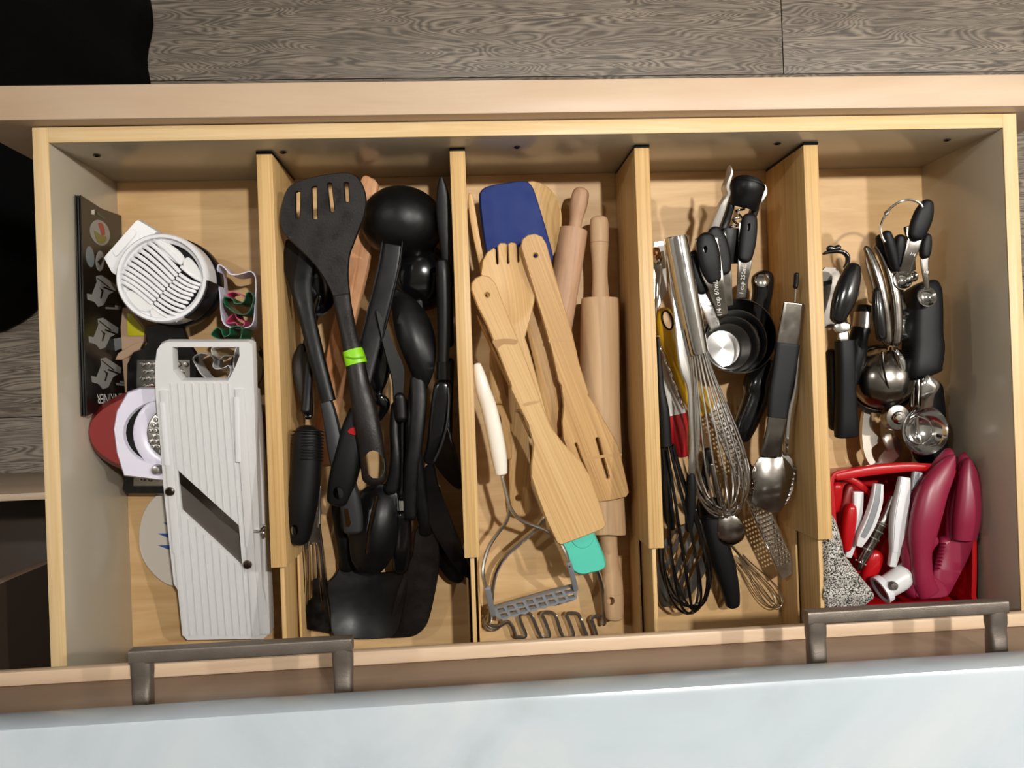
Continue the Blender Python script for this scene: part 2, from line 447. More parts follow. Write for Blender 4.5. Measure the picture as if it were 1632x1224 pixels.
def marble():
    m = mat('pale_marble', '#d5dbe0', .25, spec=.5); N = m.node_tree.nodes; L = m.node_tree.links; b = N['Principled BSDF']
    tc = N.new('ShaderNodeTexCoord'); n = N.new('ShaderNodeTexNoise'); n.inputs['Scale'].default_value = 7; n.inputs['Detail'].default_value = 7; n.inputs['Distortion'].default_value = 1.2
    L.new(tc.outputs['Object'], n.inputs['Vector']); r = N.new('ShaderNodeValToRGB'); e = r.color_ramp.elements
    e[0].position = .28; e[0].color = lin('#a3aeb3'); e[1].position = .45; e[1].color = lin('#b0bac3'); x = e.new(.7); x.color = lin('#bcc2c6')
    L.new(n.outputs['Fac'], r.inputs[0]); L.new(r.outputs[0], b.inputs['Base Color']); return m
M_MAR = marble()
def knit():
    m = mat('speckled_knit', '#777777', .9); N = m.node_tree.nodes; L = m.node_tree.links; b = N['Principled BSDF']
    tc = N.new('ShaderNodeTexCoord'); n = N.new('ShaderNodeTexNoise'); n.inputs['Scale'].default_value = 620; n.inputs['Detail'].default_value = 2
    L.new(tc.outputs['Object'], n.inputs['Vector']); r = N.new('ShaderNodeValToRGB'); e = r.color_ramp.elements
    e[0].position = .43; e[0].color = lin('#1d1c1b'); e[1].position = .56; e[1].color = lin('#cfcac2')
    L.new(n.outputs['Fac'], r.inputs[0]); L.new(r.outputs[0], b.inputs['Base Color'])
    bp = N.new('ShaderNodeBump'); bp.inputs['Strength'].default_value = .8; bp.inputs['Distance'].default_value = .001; L.new(n.outputs['Fac'], bp.inputs['Height']); L.new(bp.outputs[0], b.inputs['Normal'])
    return m
M_KNIT = knit()
# ------------------------------------------------------------------ setting
def struct(o): o['kind'] = 'structure'; return o
floor = struct(box('floor', (-1.6, 1.6, -1.2, 2.2, -ZB - .02, -ZB - .004), mat('subfloor', '#2a2520', .8), bev=0))
PW = .19
yseam = P(30, 665, -ZB).y; xbutt = P(1247, 60, -ZB).x
k0 = int((-1.0 - yseam) / PW) - 1
for k in range(k0, k0 + 16):
    y0 = yseam + k * PW
    if y0 > 2.1: break
    # the board row beyond the drawer front has its end joint at xbutt
    row_far = y0 < P(1247, 60, -ZB).y < y0 + PW
    xs = [-1.6, xbutt, 1.6] if row_far else [-1.6, -1.6 + 1.2 * ((k * .37) % 1) + .5, 1.6]
    for a, b in zip(xs, xs[1:]):
        box('plank', (a + .0008, b - .0008, y0 + .0006, y0 + PW - .0006, -ZB - .004, -ZB), M_PLANK, floor, bev=.0007)
for s, b in (('left', (-1.62, -1.6, -1.2, 2.2, -ZB, 2.0)), ('right', (1.6, 1.62, -1.2, 2.2, -ZB, 2.0)), ('back', (-1.6, 1.6, -1.22, -1.2, -ZB, 2.0))):
    struct(box('wall_' + s, b, mat('wall_paint_' + s, '#c4bfb6', .8), bev=0))
struct(box('ceiling', (-1.6, 1.6, -1.2, 2.2, 1.99, 2.0), mat('ceiling_paint', '#dedbd5', .9), bev=0))
# base cabinet below the countertop
cab = T('base_cabinet', 'maple base cabinet carcass holding the open drawer under the marble counter', 'cabinet', (0, -.8, 0))
box('side_panel', (-.589, -.577, -1.1, -.4312, -.35, .36), M_SHADE_IN, cab)  # inner face coloured dark in place of counter shade
box('edge_band', (-.5892, -.5768, -.431, -.430, -.35, .36), M_BROWN, cab, bev=.0002)
box('side_panel', (.577, .589, -1.1, -.489, -.35, .36), M_BROWN, cab)
box('bottom_panel', (-.577, .577, -1.1, -.5, -.35, -.33), M_SHADE_IN, cab)
box('back_panel', (-.577, .577, -1.1, -1.08, -.33, .36), M_SHADE_IN, cab)
box('toe_board', (-.6, .6, -.56, -.545, -.45, -.35), M_SHADE_IN, cab)
ct = box('countertop', (-1.3, 1.3, -1.15, -.4416, .36, .389), M_MAR, bev=.006)
tag(ct, 'pale blue-white marble countertop overhanging the brown drawer front', 'countertop')
# closed top drawer with two bar pulls
ud = T('top_drawer', 'closed taupe top drawer front with two pewter bar pulls under the counter', 'drawer', (0, -.5, .155 + ZB))
box('front_panel', (-.573, .573, -.516, -.498, .157, .356), M_BROWN, ud, bev=.0015)
box('lit_band_ledge', (-.573, .573, -.4985, -.485, .156, .166), M_LIT_BAND, ud, bev=.0025)  # ledge added to give the flat front its lit lower band
box('drawer_bottom', (-.50, .50, -1.05, -.5162, .170, .180), M_SHADE_IN, ud)
box('side_wall', (-.515, -.5005, -1.05, -.5162, .168, .28), M_EDGE, ud)
box('side_wall', (.5005, .515, -1.05, -.5162, .168, .28), M_EDGE, ud)
def pull(pts4, zc):
    # bar standing off the front on two short flared posts
    (xl, yl), (xr, yr) = pts4
    a = P(xl, yl, zc); b = P(xr, yr, zc); yb = -.489 + .036; yf = -.498
    x0, x1 = a.x, b.x
    bm = bmesh.new()
    up = Vector((0, 1, 0))
    z = zc + ZB
    bar = [(Vector((x0, yb, z)), .011, .012, 0), (Vector((x1, yb, z)), .011, .012, 0)]
    tube(bm, bar, 9, 16, (0, 0), up=Vector((0, 0, 1)))
    for x in (x0 + .0085, x1 - .0085):
        pa = [(Vector((x, yb - .004, z)), .017, .012, 0), (Vector((x, yb - .014, z)), .017, .012, 0), (Vector((x, yb - .020, z)), .0165, .009, 0), (Vector((x, yb - .027, z)), .0155, .013, 0), (Vector((x, yf + .0003, z)), .0145, .015, 0)]
        tube(bm, pa, 4, 16, (0, 0))
    o = fin(bm, 'bar_pull', M_HND, ud, ang=.9)
pull(((209, 1040), (562, 1020)), .236)
pull(((1283, 970), (1600, 953)), .236)
# lower drawer, a little open
ld = T('lower_drawer', 'lower drawer at the lower left standing slightly open, dark inside', 'drawer', (-.76, -.45, -.3 + ZB))
box('front_panel', (-1.05, -.50, -.3600, -.3515, -.33, -.06), M_FRONT, ld)
box('side_panel', (-1.02, -1.008, -.9, -.3602, -.3, -.13), M_EDGE, ld)
box('side_panel', (-.61, -.598, -.9, -.3602, -.3, -.17), M_SHADE_IN, ld)
box('drawer_bottom', (-1.008, -.61, -.9, -.3602, -.3, -.29), M_SHADE_IN, ld)
# the open drawer
dr = T('utensil_drawer', 'open maple utensil drawer full of kitchen tools, pulled out over the grey plank floor', 'drawer', (0, -.25, ZB - .012))
RZ = .1364; WI = .47; TW = .0145
box('drawer_bottom', (-WI - .004, WI + .004, -.585, .004, -.009, 0), M_BOT, dr, bev=0, axis=Vector((1, 0, 0)))
def wall(name, b, axis):
    o = box(name, b, M_MELA, dr, bev=.0004, axis=axis)
    return o
# side walls: satin faces with a light maple rim strip on top
box('side_wall', (-WI - TW, -WI, -.585, TW, -.012, RZ - .0015), M_MELA, dr, bev=.0003)
box('side_wall', (WI, WI + TW, -.585, TW, -.012, RZ - .0015), M_MELA, dr, bev=.0003)
box('front_wall', (-WI, WI, 0, TW, -.012, RZ - .0015), M_MELA, dr, bev=.0003)
box('back_wall', (-WI, WI, -.585, -.571, -.012, RZ - .02), M_MELA, dr, bev=.0003)
box('rim_strip', (-WI - TW, -WI, -.585, TW, RZ - .0015, RZ), M_EDGE, dr, bev=.0004)
box('rim_strip', (WI, WI + TW, -.585, TW, RZ - .0015, RZ), M_EDGE, dr, bev=.0004)
box('rim_strip', (-WI, WI, 0, TW, RZ - .0015, RZ), M_EDGE, dr, bev=.0004)
box('front_panel', (-.54, .54, .0155, .0475, -.05, .1535), M_FRONT, dr, bev=.0012)
def scr(x, z):
    lathe('screw_hole', [(0, 0), (.0030, 0), (.0036, .0006), (.0036, .001), (.002, .0014)], (x, -.0002, z + ZB), (0, -1, 0), M_GLO, dr, 12)
scr(P(153, 263, .1).x, .098); scr(P(451, 261, .1).x, .098); scr(P(824, 242, .1).x, .102); scr(P(1240, 246, .1).x, .1); scr(P(1508, 236, .1).x, .102)
# bamboo spring dividers
XD = (-.27995, -.08628, .10455, .28468); HD = .1014; TH = .0158
names = ('first from the left, right of the white mandoline', 'second from the left, between black tools and wooden tools',
         'third from the left, between rolling pins and whisks', 'rightmost, between whisks and measuring spoons')
for x, nm in zip(XD, names):
    d = T('drawer_divider', 'bamboo spring divider, ' + nm, 'divider', (x, -.2, ZB), 'bamboo drawer dividers')
    box('divider_board', (x - TH / 2, x + TH / 2, -.4185, -.003, .001, HD), M_BAM, d, bev=.0007)
    box('spring_slider', (x - .0022, x + .0022, -.57, -.4184, .006, HD - .012), M_BAM, d, bev=.0004)
    for s in (-1, 1): box('slider_guide', (x + s * .0062 - .0012, x + s * .0062 + .0012, -.56, -.4184, .001, .045), M_BAM, d, bev=.0004)
    box('end_pad', (x - TH / 2, x + TH / 2, -.003, -.0004, .004, HD + .0015), M_BLK2, d, bev=.0004)
# ================================================================== first compartment
# booklet leaning on the drawer's left wall
pl = Plane((131, 312, .093), (193, 345, .004), (139, 662, .097))
def off3(p, l):
    q = Plane.__new__(Plane); q.p = p.p + p.n * l; q.n = p.n; return q
bk = T('instruction_booklet', 'black printed slicer booklet standing on edge against the left drawer wall', 'booklet', P(165, 480, 0))
face = R1((150, 95), (250, 160), (347, 195), (362, 640), (378, 1052), (290, 1120), (180, 1172), (165, 700))
plate('cover', face, pl, .0012, M_INK, bk, smooth=False, rb=.0002)
for k, s in ((1, '#1c1a18'), (2, '#0e0d0c')):
    pk = off3(pl, -.0022 * k)
    plate('page', [(x - 4 * k, y) for x, y in face], pk, .0012, mat('page_edge', s, .5), bk, smooth=False, rb=.0002)
def printed(name, o, m, sm=True, lift=.0003, holes=()): return plate(name, o, off3(pl, lift), .0002, m, bk, smooth=sm, rb=0, holes=holes, nrm=pl.n)
def off3(p, l):
    q = Plane.__new__(Plane); q.p = p.p + p.n * l; q.n = p.n; return q
printed('printed_picture', R1(*ell(243, 278, 46, 64, 20, -.35)), M_GRYP)
printed('printed_picture', R1((215, 268), (245, 290), (275, 300), (262, 330), (232, 322)), mat('olive_print', '#77722f', .4), lift=.0006)
printed('printed_picture', R1((235, 232), (258, 238), (268, 285), (252, 290), (245, 262)), mat('red_print', '#9a3b2e', .4), lift=.0006)
printed('printed_picture', R1(*ell(195, 395, 20, 52, 16, -.12)), mat('blue_grey_print', '#6d777b', .4))
printed('printed_picture', R1(*ell(243, 416, 20, 50, 16, .02)), M_GRYP)
printed('printed_picture', R1((232, 420), (256, 395), (258, 408), (246, 440)), M_INK, False, lift=.0006)
def slicer_print(dx, dy):
    o = [(225, 490), (250, 485), (325, 535), (322, 560), (285, 580), (262, 630), (235, 640), (215, 615), (183, 605), (180, 575), (205, 580), (228, 520)]
    printed('printed_picture', R1(*[(x + dx, y + dy) for x, y in o]), M_GRYP, False)
    for q in ([(262, 540), (318, 562), (314, 568), (258, 547)], [(240, 545), (262, 560), (250, 600), (244, 598), (252, 565)], [(228, 500), (232, 498), (292, 545), (288, 549)]):
        printed('printed_picture', R1(*[(x + dx, y + dy) for x, y in q]), M_INK, False, lift=.0006)
slicer_print(0, 0); slicer_print(8, 208); slicer_print(22, 402)
ib = off3(pl, .0004)
text('BENRINER', 201, 627, -1, .03, 22, ib, M_WPR, bk, sx=.47)
printed('printed_bar', R1((203, 168), (216, 165), (216, 190), (203, 188)), M_WPR, False)
for x, y, w_ in ((272, 640, 70), (318, 632, 28), (325, 1012, 40), (342, 1000, 18)):
    printed('printed_bar', R1((x, y), (x + w_, y + 4), (x + w_, y + 14), (x, y + 10)), M_GRYP, False)
printed('printed_bar', R1((225, 175), (272, 205), (268, 216), (228, 190)), mat('green_print', '#2f4a3c', .4), False)
# packet with yellow front
pk = T('paper_packet', 'small kraft paper packet with a yellow front behind the black booklet', 'packet', P(215, 540, .01))
pp = Plane((200, 500, .040), (232, 520, .036), (206, 600, .026))
plate('paper_sleeve', B3((498, 125), (560, 120), (705, 305), (690, 440), (655, 490), (560, 560), (542, 905), (522, 905), (500, 640), (480, 300)), pp, .007, M_KRAFT, pk, smooth=False)
plate('yellow_front', B3((540, 170), (575, 180), (695, 330), (690, 378), (545, 378)), off3(pp, .0008), .0006, M_YEL2, pk, smooth=False)
plate('folded_flap', B3((432, 600), (460, 545), (600, 460), (690, 430), (655, 500), (560, 565), (490, 600)), off3(pp, .0025), .001, M_KRAFT, pk, smooth=False)
plate('clear_window', B3((330, 490), (370, 420), (480, 400), (495, 490), (420, 520)), Plane((170, 548, .030), (192, 540, .034), (182, 560, .03)), .001, M_CLR, pk, smooth=False)
# grater lying under everything
gp = Plane((200, 560, .040), (310, 560, .040), (200, 785, .028))
gt = T('flat_grater', 'flat black-framed steel grater lying under the white mandoline', 'grater', P(255, 690, .02))
plate('frame', [(236, 545), (232, 522), (262, 515), (290, 522), (300, 548), (312, 566), (313, 780), (305, 787), (203, 786), (195, 778), (200, 760), (203, 580), (212, 562), (228, 556)], gp, .009, M_GLO, gt, smooth=False, rb=.0015)
plate('steel_sheet', [(219, 574), (302, 574), (302, 774), (213, 774), (217, 640)], off3(gp, .0012), .0008, M_STL, gt, smooth=False)
bm = bmesh.new(); gq = off3(gp, .0014)
for r in range(17):
    for c in range(7):
        x = 227 + c * 11.6 + (r % 2) * 5; y = 581 + r * 11.4
        if x < 300: lathe('', [(.0012, 0), (.0031, .0002), (.0024, .0022), (.0012, .0024), (.0010, .0002)], P(x, y, gq(x, y)), gp.n, None, bm=bm, seg=9)
o = fin(bm, 'grating_teeth', M_STL, gt); o['kind'] = 'stuff'
# red oval strainer
rp = Plane((150, 690, .083), (420, 690, .048), (283, 630, .066))
rd = T('oval_slicer', 'red oval food slicer with white ring and steel strainer disc, crossing under the mandoline', 'slicer', P(283, 690, .02))
plate('red_body', ell(283, 689, 141, 68, 44), rp, .026, M_RED, rd, smooth=False, rb=.006, holes=[ell(258, 690, 62, 50, 30)])
plate('white_collar', R2((272, 170), (285, 95), (330, 18), (380, 0), (600, 0), (640, 180), (600, 370), (480, 385), (315, 365), (285, 270)), off3(rp, .004), .010, M_LIL, rd, smooth=False, rb=.002, holes=[ell(258, 690, 62, 52, 30)])
plate('inner_tray', ell(258, 690, 66, 55, 30), off3(rp, -.0005), .004, M_GLO, rd, smooth=False)
o = plate('white_ring', ell(278, 690, 63, 60, 36), off3(rp, .0030), .003, M_LIL, rd, smooth=False, rb=.002, holes=[ell(282, 690, 52, 47, 30)])
plate('strainer_disc', ell(282, 690, 51, 46, 30), off3(rp, .0008), .0010, M_STL, rd, smooth=False)
bm = bmesh.new(); rq = off3(rp, .0010)
for r in range(10):
    for c in range(6):
        x = 239 + c * 9 + (r % 2) * 4.5; y = 652 + r * 8.5
        if ((x - 282) / 46) ** 2 + ((y - 690) / 42) ** 2 < 1: lathe('', [(.0007, .0001), (.0026, 0), (.0019, .0018), (.0008, .0019)], P(x, y, rq(x, y)), rp.n, None, bm=bm, seg=8)
o = fin(bm, 'strainer_teeth', M_STL, rd); o['kind'] = 'stuff'
sweep('centre_bar', [(230, 688, .0715, 3.5), (300, 689, .0660, 3.5)], M_CHR, rd, t=.002)
lathe('pivot_knob', [(0, .010), (.004, .009), (.006, .004), (.005, -.004), (0, -.004)], P(253, 748, .071), (0, 0, 1), M_STL, rd, 16)
# white disc with the blue mark
dk = T('white_scraper', 'round white plastic scraper with a blue spiked mark, left edge showing from under the mandoline', 'scraper', P(275, 858, .002))
dp = Plane((225, 860, .006), (330, 860, .010), (275, 790, .008))
plate('blade', [(257, 787), (232, 812), (222, 850), (226, 885), (245, 915), (277, 934), (330, 930), (352, 880), (345, 820), (310, 785)], dp, .0022, M_LGT, dk, rb=.0008)
for a in (((480, 567), (560, 575), (560, 590), (500, 582)), ((455, 613), (560, 612), (560, 640), (505, 634)), ((457, 664), (560, 660), (560, 684), (500, 680))):
    plate('blue_mark', R2(*a), off3(dp, .0003), .0002, M_BLUP, dk, smooth=False, rb=0)
# mandoline
mp_ = Plane((250, 552, .112), (402, 552, .112), (300, 1016, .036))
mn = T('mandoline', 'long white mandoline slicer with a diagonal steel blade and ribbed bed', 'mandoline', P(330, 790, .01))
outer = [(256, 549), (266, 545), (395, 545), (402, 549), (404, 600), (407, 690), (411, 790), (415, 880), (418, 935), (424, 960), (427, 1012), (420, 1018), (298, 1020), (293, 1014), (289, 960), (284, 942), (277, 930), (268, 850), (261, 781), (254, 690), (248, 630), (247, 585), (250, 558)]
hole = R1((596, 836), (922, 836), (924, 880), (905, 930), (868, 1000), (640, 1000), (600, 950))
slot = R2((541, 343), (800, 578), (816, 757), (556, 517))
plate('frame', outer, mp_, .014, M_WHT, mn, smooth=False, rb=.0016, holes=[hole, slot], ang=.5)
bl = off3(mp_, .0016)
def quad_rail(x0, y0, x1, y1, w_, h, m=M_WHT, name='rib', z=mp_):
    sweep(name, [(x0, y0, z(x0, y0) + .0002, w_, h), ((x0 + x1) / 2, (y0 + y1) / 2, z((x0 + x1) / 2, (y0 + y1) / 2) + .0002, w_, h), (x1, y1, z(x1, y1) + .0002, w_, h)], m, mn, e=5, cap=(0, 0), n=12)
for k in range(9):
    f = k / 8
    xa, ya, xb, yb = 273 + f * 92, 611, 304 + f * 92, 1012
    # stop each rib at the slot, start again past it
    def xat(y): return xa + (xb - xa) * (y - ya) / (yb - ya)
    ins = [y for y in range(612, 1012, 2) if inside((xat(y), y), slot)]
    if ins:
        quad_rail(xa, ya, xat(ins[0] - 3), ins[0] - 3, 2.6, .0022); quad_rail(xat(ins[-1] + 3), ins[-1] + 3, xb, yb, 2.6, .0022)
    else: quad_rail(xa, ya, xb, yb, 2.6, .0022)
quad_rail(262, 622, 283, 880, 14, .005, name='side_rail'); quad_rail(283, 880, 296, 1012, 10, .004, name='side_rail')
quad_rail(382, 620, 399, 870, 15, .005, name='side_rail'); quad_rail(399, 870, 408, 1012, 13, .004, name='side_rail')
quad_rail(378, 632, 381, 735, 9, .0066, name='raised_label', m=M_WHT2); quad_rail(260, 640, 268, 740, 9, .0066, name='raised_label', m=M_WHT2)
plate('blade', R2((540, 352), (548, 395), (800, 612), (816, 757), (556, 517)), off3(mp_, -.003), .0018, M_BLADE, mn, smooth=False, rb=.0002)
plate('blade_edge', R2((541, 345), (585, 385), (610, 405), (690, 465), (740, 520), (800, 580), (801, 614), (730, 560), (600, 445), (547, 398)), off3(mp_, -.0018), .001, M_DST, mn, smooth=False, rb=.0002)
for x, y in R2((510, 433), (838, 743)):
    s = lathe('screw', [(0, .0036), (.0036, .0034), (.0048, .0022), (.0048, -.001), (0, -.001)], P(x, y, mp_(x, y) + .002), mp_.n, M_DST, mn, 16)
    for a in (.6, 2.17):
        sweep('screw_slot', [(x - 3.4 * math.cos(a), y - 3.4 * math.sin(a), mp_(x, y) + .0055, 1.6), (x + 3.4 * math.cos(a), y + 3.4 * math.sin(a), mp_(x, y) + .0055, 1.6)], M_INK, s, t=.0006)
sweep('wing_nut', R2((860, 603, .066, 14), (890, 602, .067, 14), (905, 590, .068, 30), (915, 572, .069, 12)), M_CHR, mn, t=.004)
sweep('wing_nut', R2((892, 604, .067, 20), (905, 615, .067, 26), (910, 632, .066, 12)), M_CHR, mn, t=.004)
sweep('foot', R2((862, 0, .085, 40), (885, 300, .066, 46), (905, 700, .042, 52), (915, 900, .034, 50), (922, 1030, .028, 44)), M_WHT, mn, t=.02, e=6, cap=(.2, .2))
# egg slicer
es = T('egg_slicer', 'round white egg slicer with a slatted top and black base beside the booklet', 'egg slicer', P(272, 445, .03))
ax = Vector((0, 0, 1)); ec = P(257, 445, .0); zt = .092
c0 = P(*R1((542, 498))[0], zt - ZB * 0); ra = 226 * .3267 * mpp(260, 440, zt)
cz = Vector((c0.x, c0.y, ZB))
lathe('outer_ring', [(ra * .985, zt - .030), (ra, zt - .008), (ra * .995, zt - .002), (ra * .96, zt), (ra * .90, zt - .0005), (ra * .885, zt - .004), (ra * .885, zt - .020), (ra * .93, zt - .030)], cz, ax, M_WHT2, es, 56, close=True)
lathe('black_base', [(0, zt - .052), (ra * .98, zt - .052), (ra * 1.03, zt - .048), (ra * 1.03, zt - .033), (ra * .99, zt - .0305), (0, zt - .031)], cz, ax, M_BLK, es, 56)
# black wrap on the side facing the compartment wall
bm = bmesh.new(); pr = []
for k in range(25):
    a = math.radians(-62 + k * 57 / 24)
    pr.append((cz + Vector((math.cos(a) * ra * 1.004, math.sin(a) * ra * 1.004, zt - .0145)), .0025, .0300, 0))
tube(bm, pr, 8, 12, (0, 0)); fin(bm, 'black_wrap', M_BLK, es)
lathe('bowl_floor', [(ra * .89, zt - .012), (ra * .5, zt - .018), (0, zt - .019), (0, zt - .021), (ra * .89, zt - .016)], cz, ax, M_GRY, es, 40)
tabp = Plane((170, 410, .082), (220, 352, .084), (240, 400, .083))
plate('hinge_tab', R1((263, 402), (270, 390), (418, 222), (428, 217), (520, 272), (470, 320), (360, 420), (318, 482), (300, 470)), tabp, .014, M_WHT2, es, smooth=False, rb=.0018)
plate('tab_insert', R1((305, 372), (400, 262), (418, 272), (412, 290), (330, 385), (318, 392)), off3(tabp, .0016), .002, M_WHT2, es, smooth=False, rb=.0006)
zs = zt - .003
for k in range(11):
    f = k / 10
    s = (500 - 158 * math.sin(f * 1.45), 318 + 200 * f ** 1.15); m = (648 - 150 * f, 452 + 172 * f); e2 = (752 - 128 * f, 520 + 190 * f - 12 * math.sin(f * 3.1))
    if k == 0: m = (640, 430)
    pts = R1((s[0], s[1], zs - .004, 18), (s[0] + 22, s[1] + 6, zs + .0005, 21), ((s[0] + m[0]) / 2 + 6, (s[1] + m[1]) / 2 - 6, zs, 20), (m[0] + 2, m[1] + 4, zs - .001, 20))
    sweep('slat', pts, M_WHT2, es, t=.0035, e=3, sub=5, n=8)
    pts = R1((m[0] - 4, m[1] + 10, zs - .003, 19), ((m[0] + e2[0]) / 2, (m[1] + e2[1]) / 2 + 14, zs - .001, 18), (e2[0], e2[1], zs - .004, 18))
    sweep('slat', pts, M_WHT2, es, t=.0035, e=3, sub=5, n=8)
lathe('inner_ledge', [(ra * .89, zt - .005), (ra * .80, zt - .0075), (ra * .80, zt - .010), (ra * .89, zt - .009)], cz, ax, M_WHT2, es, 48, close=True)
dome = lambda x, y: zt - .004
plate('egg_cup_panel', R1((372, 560), (420, 575), (485, 620), (500, 640), (470, 660), (430, 650), (385, 600)), dome, .003, M_WHT, es, rb=.001)
plate('egg_cup_panel', R1((505, 315), (560, 325), (625, 370), (650, 410), (620, 425), (560, 380)), dome, .003, M_WHT, es, rb=.001)
plate('egg_cup_panel', R1((650, 440), (668, 400), (712, 445), (742, 510), (700, 490)), dome, .003, M_WHT, es, rb=.001)
plate('egg_cup_panel', R1((490, 655), (520, 660), (600, 705), (560, 712), (500, 690)), dome, .003, M_WHT, es, rb=.001)
# cookie cutters
def cutter(path, z, h, wpx, m, label, group=None, closed=True):
    o = sweep('cookie_cutter', CK(*[(x, y, z - h / 2, wpx, h) for x, y in path]), m, None, e=5, n=8, closed=closed, sub=5)
    # rolled rim keeps the top edge thicker
    return tag(o, label, 'cookie cutter', 'nested cookie cutters')
cutter([(150, 40), (210, 60), (265, 120), (330, 128), (400, 112), (470, 100), (512, 180), (505, 420), (480, 600), (380, 640), (260, 630), (190, 560), (170, 330), (150, 180)], .060, .030, 14, M_LIL, 'white scalloped cookie cutter, the large outer one against the first divider')
cutter([(235, 310), (290, 293), (345, 310), (405, 350), (385, 400), (325, 405), (300, 370), (255, 345)], .058, .026, 14, M_PNK, 'pink oval cookie cutter nearest the black egg slicer base')
cutter([(215, 350), (290, 360), (325, 405), (400, 390), (430, 310), (470, 300), (495, 350), (480, 430), (430, 505), (330, 500), (260, 450), (225, 420)], .066, .034, 13, M_DGRN, 'dark green curled cookie cutter with a hooked arm')
cutter([(235, 560), (300, 500), (330, 545), (395, 575), (385, 620), (335, 612), (310, 585), (240, 590)], .056, .026, 13, M_PNK, 'pink S-shaped cookie cutter just above the lower green cutter')
cutter([(100, 690), (150, 640), (190, 660), (215, 720), (270, 700), (280, 640), (380, 630), (370, 745), (270, 770), (195, 755), (110, 720)], .070, .036, 12, M_DGRN, 'dark green stepped cookie cutter touching the mandoline handle')
cutter([(390, 720), (430, 745), (465, 800), (480, 870), (500, 960), (490, 1100), (440, 1180), (350, 1160), (300, 1000), (330, 820)], .048, .032, 13, M_WHT2, 'white wavy cookie cutter right of the mandoline handle')
cutter([(-60, 1000), (-90, 930), (-20, 880), (70, 900), (110, 940), (100, 1000), (130, 1030), (205, 1020), (250, 1000), (270, 1060), (220, 1140), (140, 1150), (60, 1130), (-10, 1080)], .044, .030, 11, M_WHT, 'white flower cookie cutter seen through the mandoline handle opening')
cutter([(80, 830), (180, 820), (310, 830), (320, 900), (200, 905), (150, 935), (90, 900)], .036, .022, 10, M_LGT, 'pale shallow cookie cutter under the mandoline handle bar')
cutter([(260, 960), (320, 860), (470, 800), (530, 900), (525, 1080), (460, 1190), (350, 1200), (280, 1120)], .026, .020, 9, M_GRY, 'grey round cookie cutter at the bottom by the first divider')
# ================================================================== second compartment, black tools
def grip_hole(o, pts, z0=-.01, z1=.16): carve(o, pts, z0, z1)
# weathered wooden stick at the bottom
o = sweep('wooden_paddle', R3((500, 75, .030, 70, .016), (480, 140, .030, 95, .016), (440, 450, .028, 112, .015), (350, 850, .022, 108, .014), (290, 1200, .014, 112, .012), (262, 1480, .012, 95, .010)), M_ORW, None, e=5, cap=(.5, .5))
tag(o, 'weathered orange wooden paddle lying beneath the black turners', 'paddle')
# steel fish turner
ft = T('fish_turner', 'steel slotted fish turner lying low along the first divider, tip toward the pulls', 'turner', P(505, 930, .005))
fp = Plane((480, 870, .030), (512, 850, .026), (500, 1005, .020))
plate('blade', R4((160, 640), (235, 560), (240, 640), (262, 800), (300, 1165), (165, 1140), (168, 1000), (150, 740)), fp, .0012, M_DST, ft, smooth=False, rb=.0002,
      holes=[R4((172, 760), (180, 760), (186, 1000), (172, 1040)), R4((192, 740), (199, 740), (207, 985), (193, 1000)), R4((208, 730), (217, 730), (226, 900), (212, 905)), R4((226, 735), (234, 735), (262, 1060), (250, 1050))])
for a in (((160, 730), (172, 900), (168, 1060)), ((186, 730), (190, 870), (190, 1005)), ((204, 730), (206, 820), (208, 905)), ((222, 735), (238, 900), (250, 1010)), ((238, 640), (255, 800), (298, 1160))):
    wire('slot_edge', [(x, y, fp(x, y) + .0012) for x, y in R4(*a)], .0011, M_CHR, ft)
sweep('tang', R4((240, 460, .03, 14), (236, 560, .028, 14), (232, 660, .027, 20)), M_STL, ft, t=.002)
# fat ribbed handle
rg = T('ribbed_peeler', 'black tool with a fat ribbed soft grip along the first divider', 'kitchen tool', P(487, 760, .05))
o = sweep('grip', R4((188, 172, .082, 96, .024), (180, 240, .082, 136, .028), (172, 400, .080, 142, .030), (155, 560, .078, 138, .030), (143, 690, .074, 105, .026), (138, 738, .072, 80, .022)), M_BLK2, rg, n=18, e=2.3, cap=(.5, .6))
carve(o, R4(*ell(118, 672, 17, 26, 16)), .072, .16)
for k in range(10):
    y = 200 + k * 15; bm = bmesh.new(); x = 184 - k * .5
    sweep('rib', R4((x - 66, y, .082, 8, .010), (x - 40, y - 2, .0925, 8, .004), (x, y - 3, .0962, 8, .004), (x + 40, y - 2, .0925, 8, .004), (x + 66, y, .082, 8, .010)), M_BLK2, rg, sub=4, n=8)
sweep('stem', [(487, 660, .075, 17, .008), (491, 600, .066, 16, .006), (490, 560, .060, 15, .005)], M_BLK, rg)
sweep('head', R3((160, 880, .052, 30, .004), (150, 960, .056, 78, .004), (168, 1080, .060, 86, .004), (186, 1200, .066, 58, .005), (186, 1250, .070, 46, .007)), M_GLO, rg, e=3)
# small glossy bowl low on the left
sp = T('small_black_spoon', 'small glossy black spoon bowl low down left of the slotted turner stem', 'spoon', P(507, 462, .02))
lathe('bowl', [(0, -.012), (.012, -.010), (.018, -.003), (.020, .004), (.019, .0042), (.016, -.002), (.010, -.008), (0, -.0095)], P(507, 462, .040), (.1, .1, 1), M_GLO, sp, 24, stretch=((0, 1, 0), 1.5))
sweep('handle', R3((245, 640, .042, 30, .005), (220, 720, .036, 46, .006), (190, 860, .030, 50, .006), (160, 1100, .022, 56, .006)), M_GLO, sp)
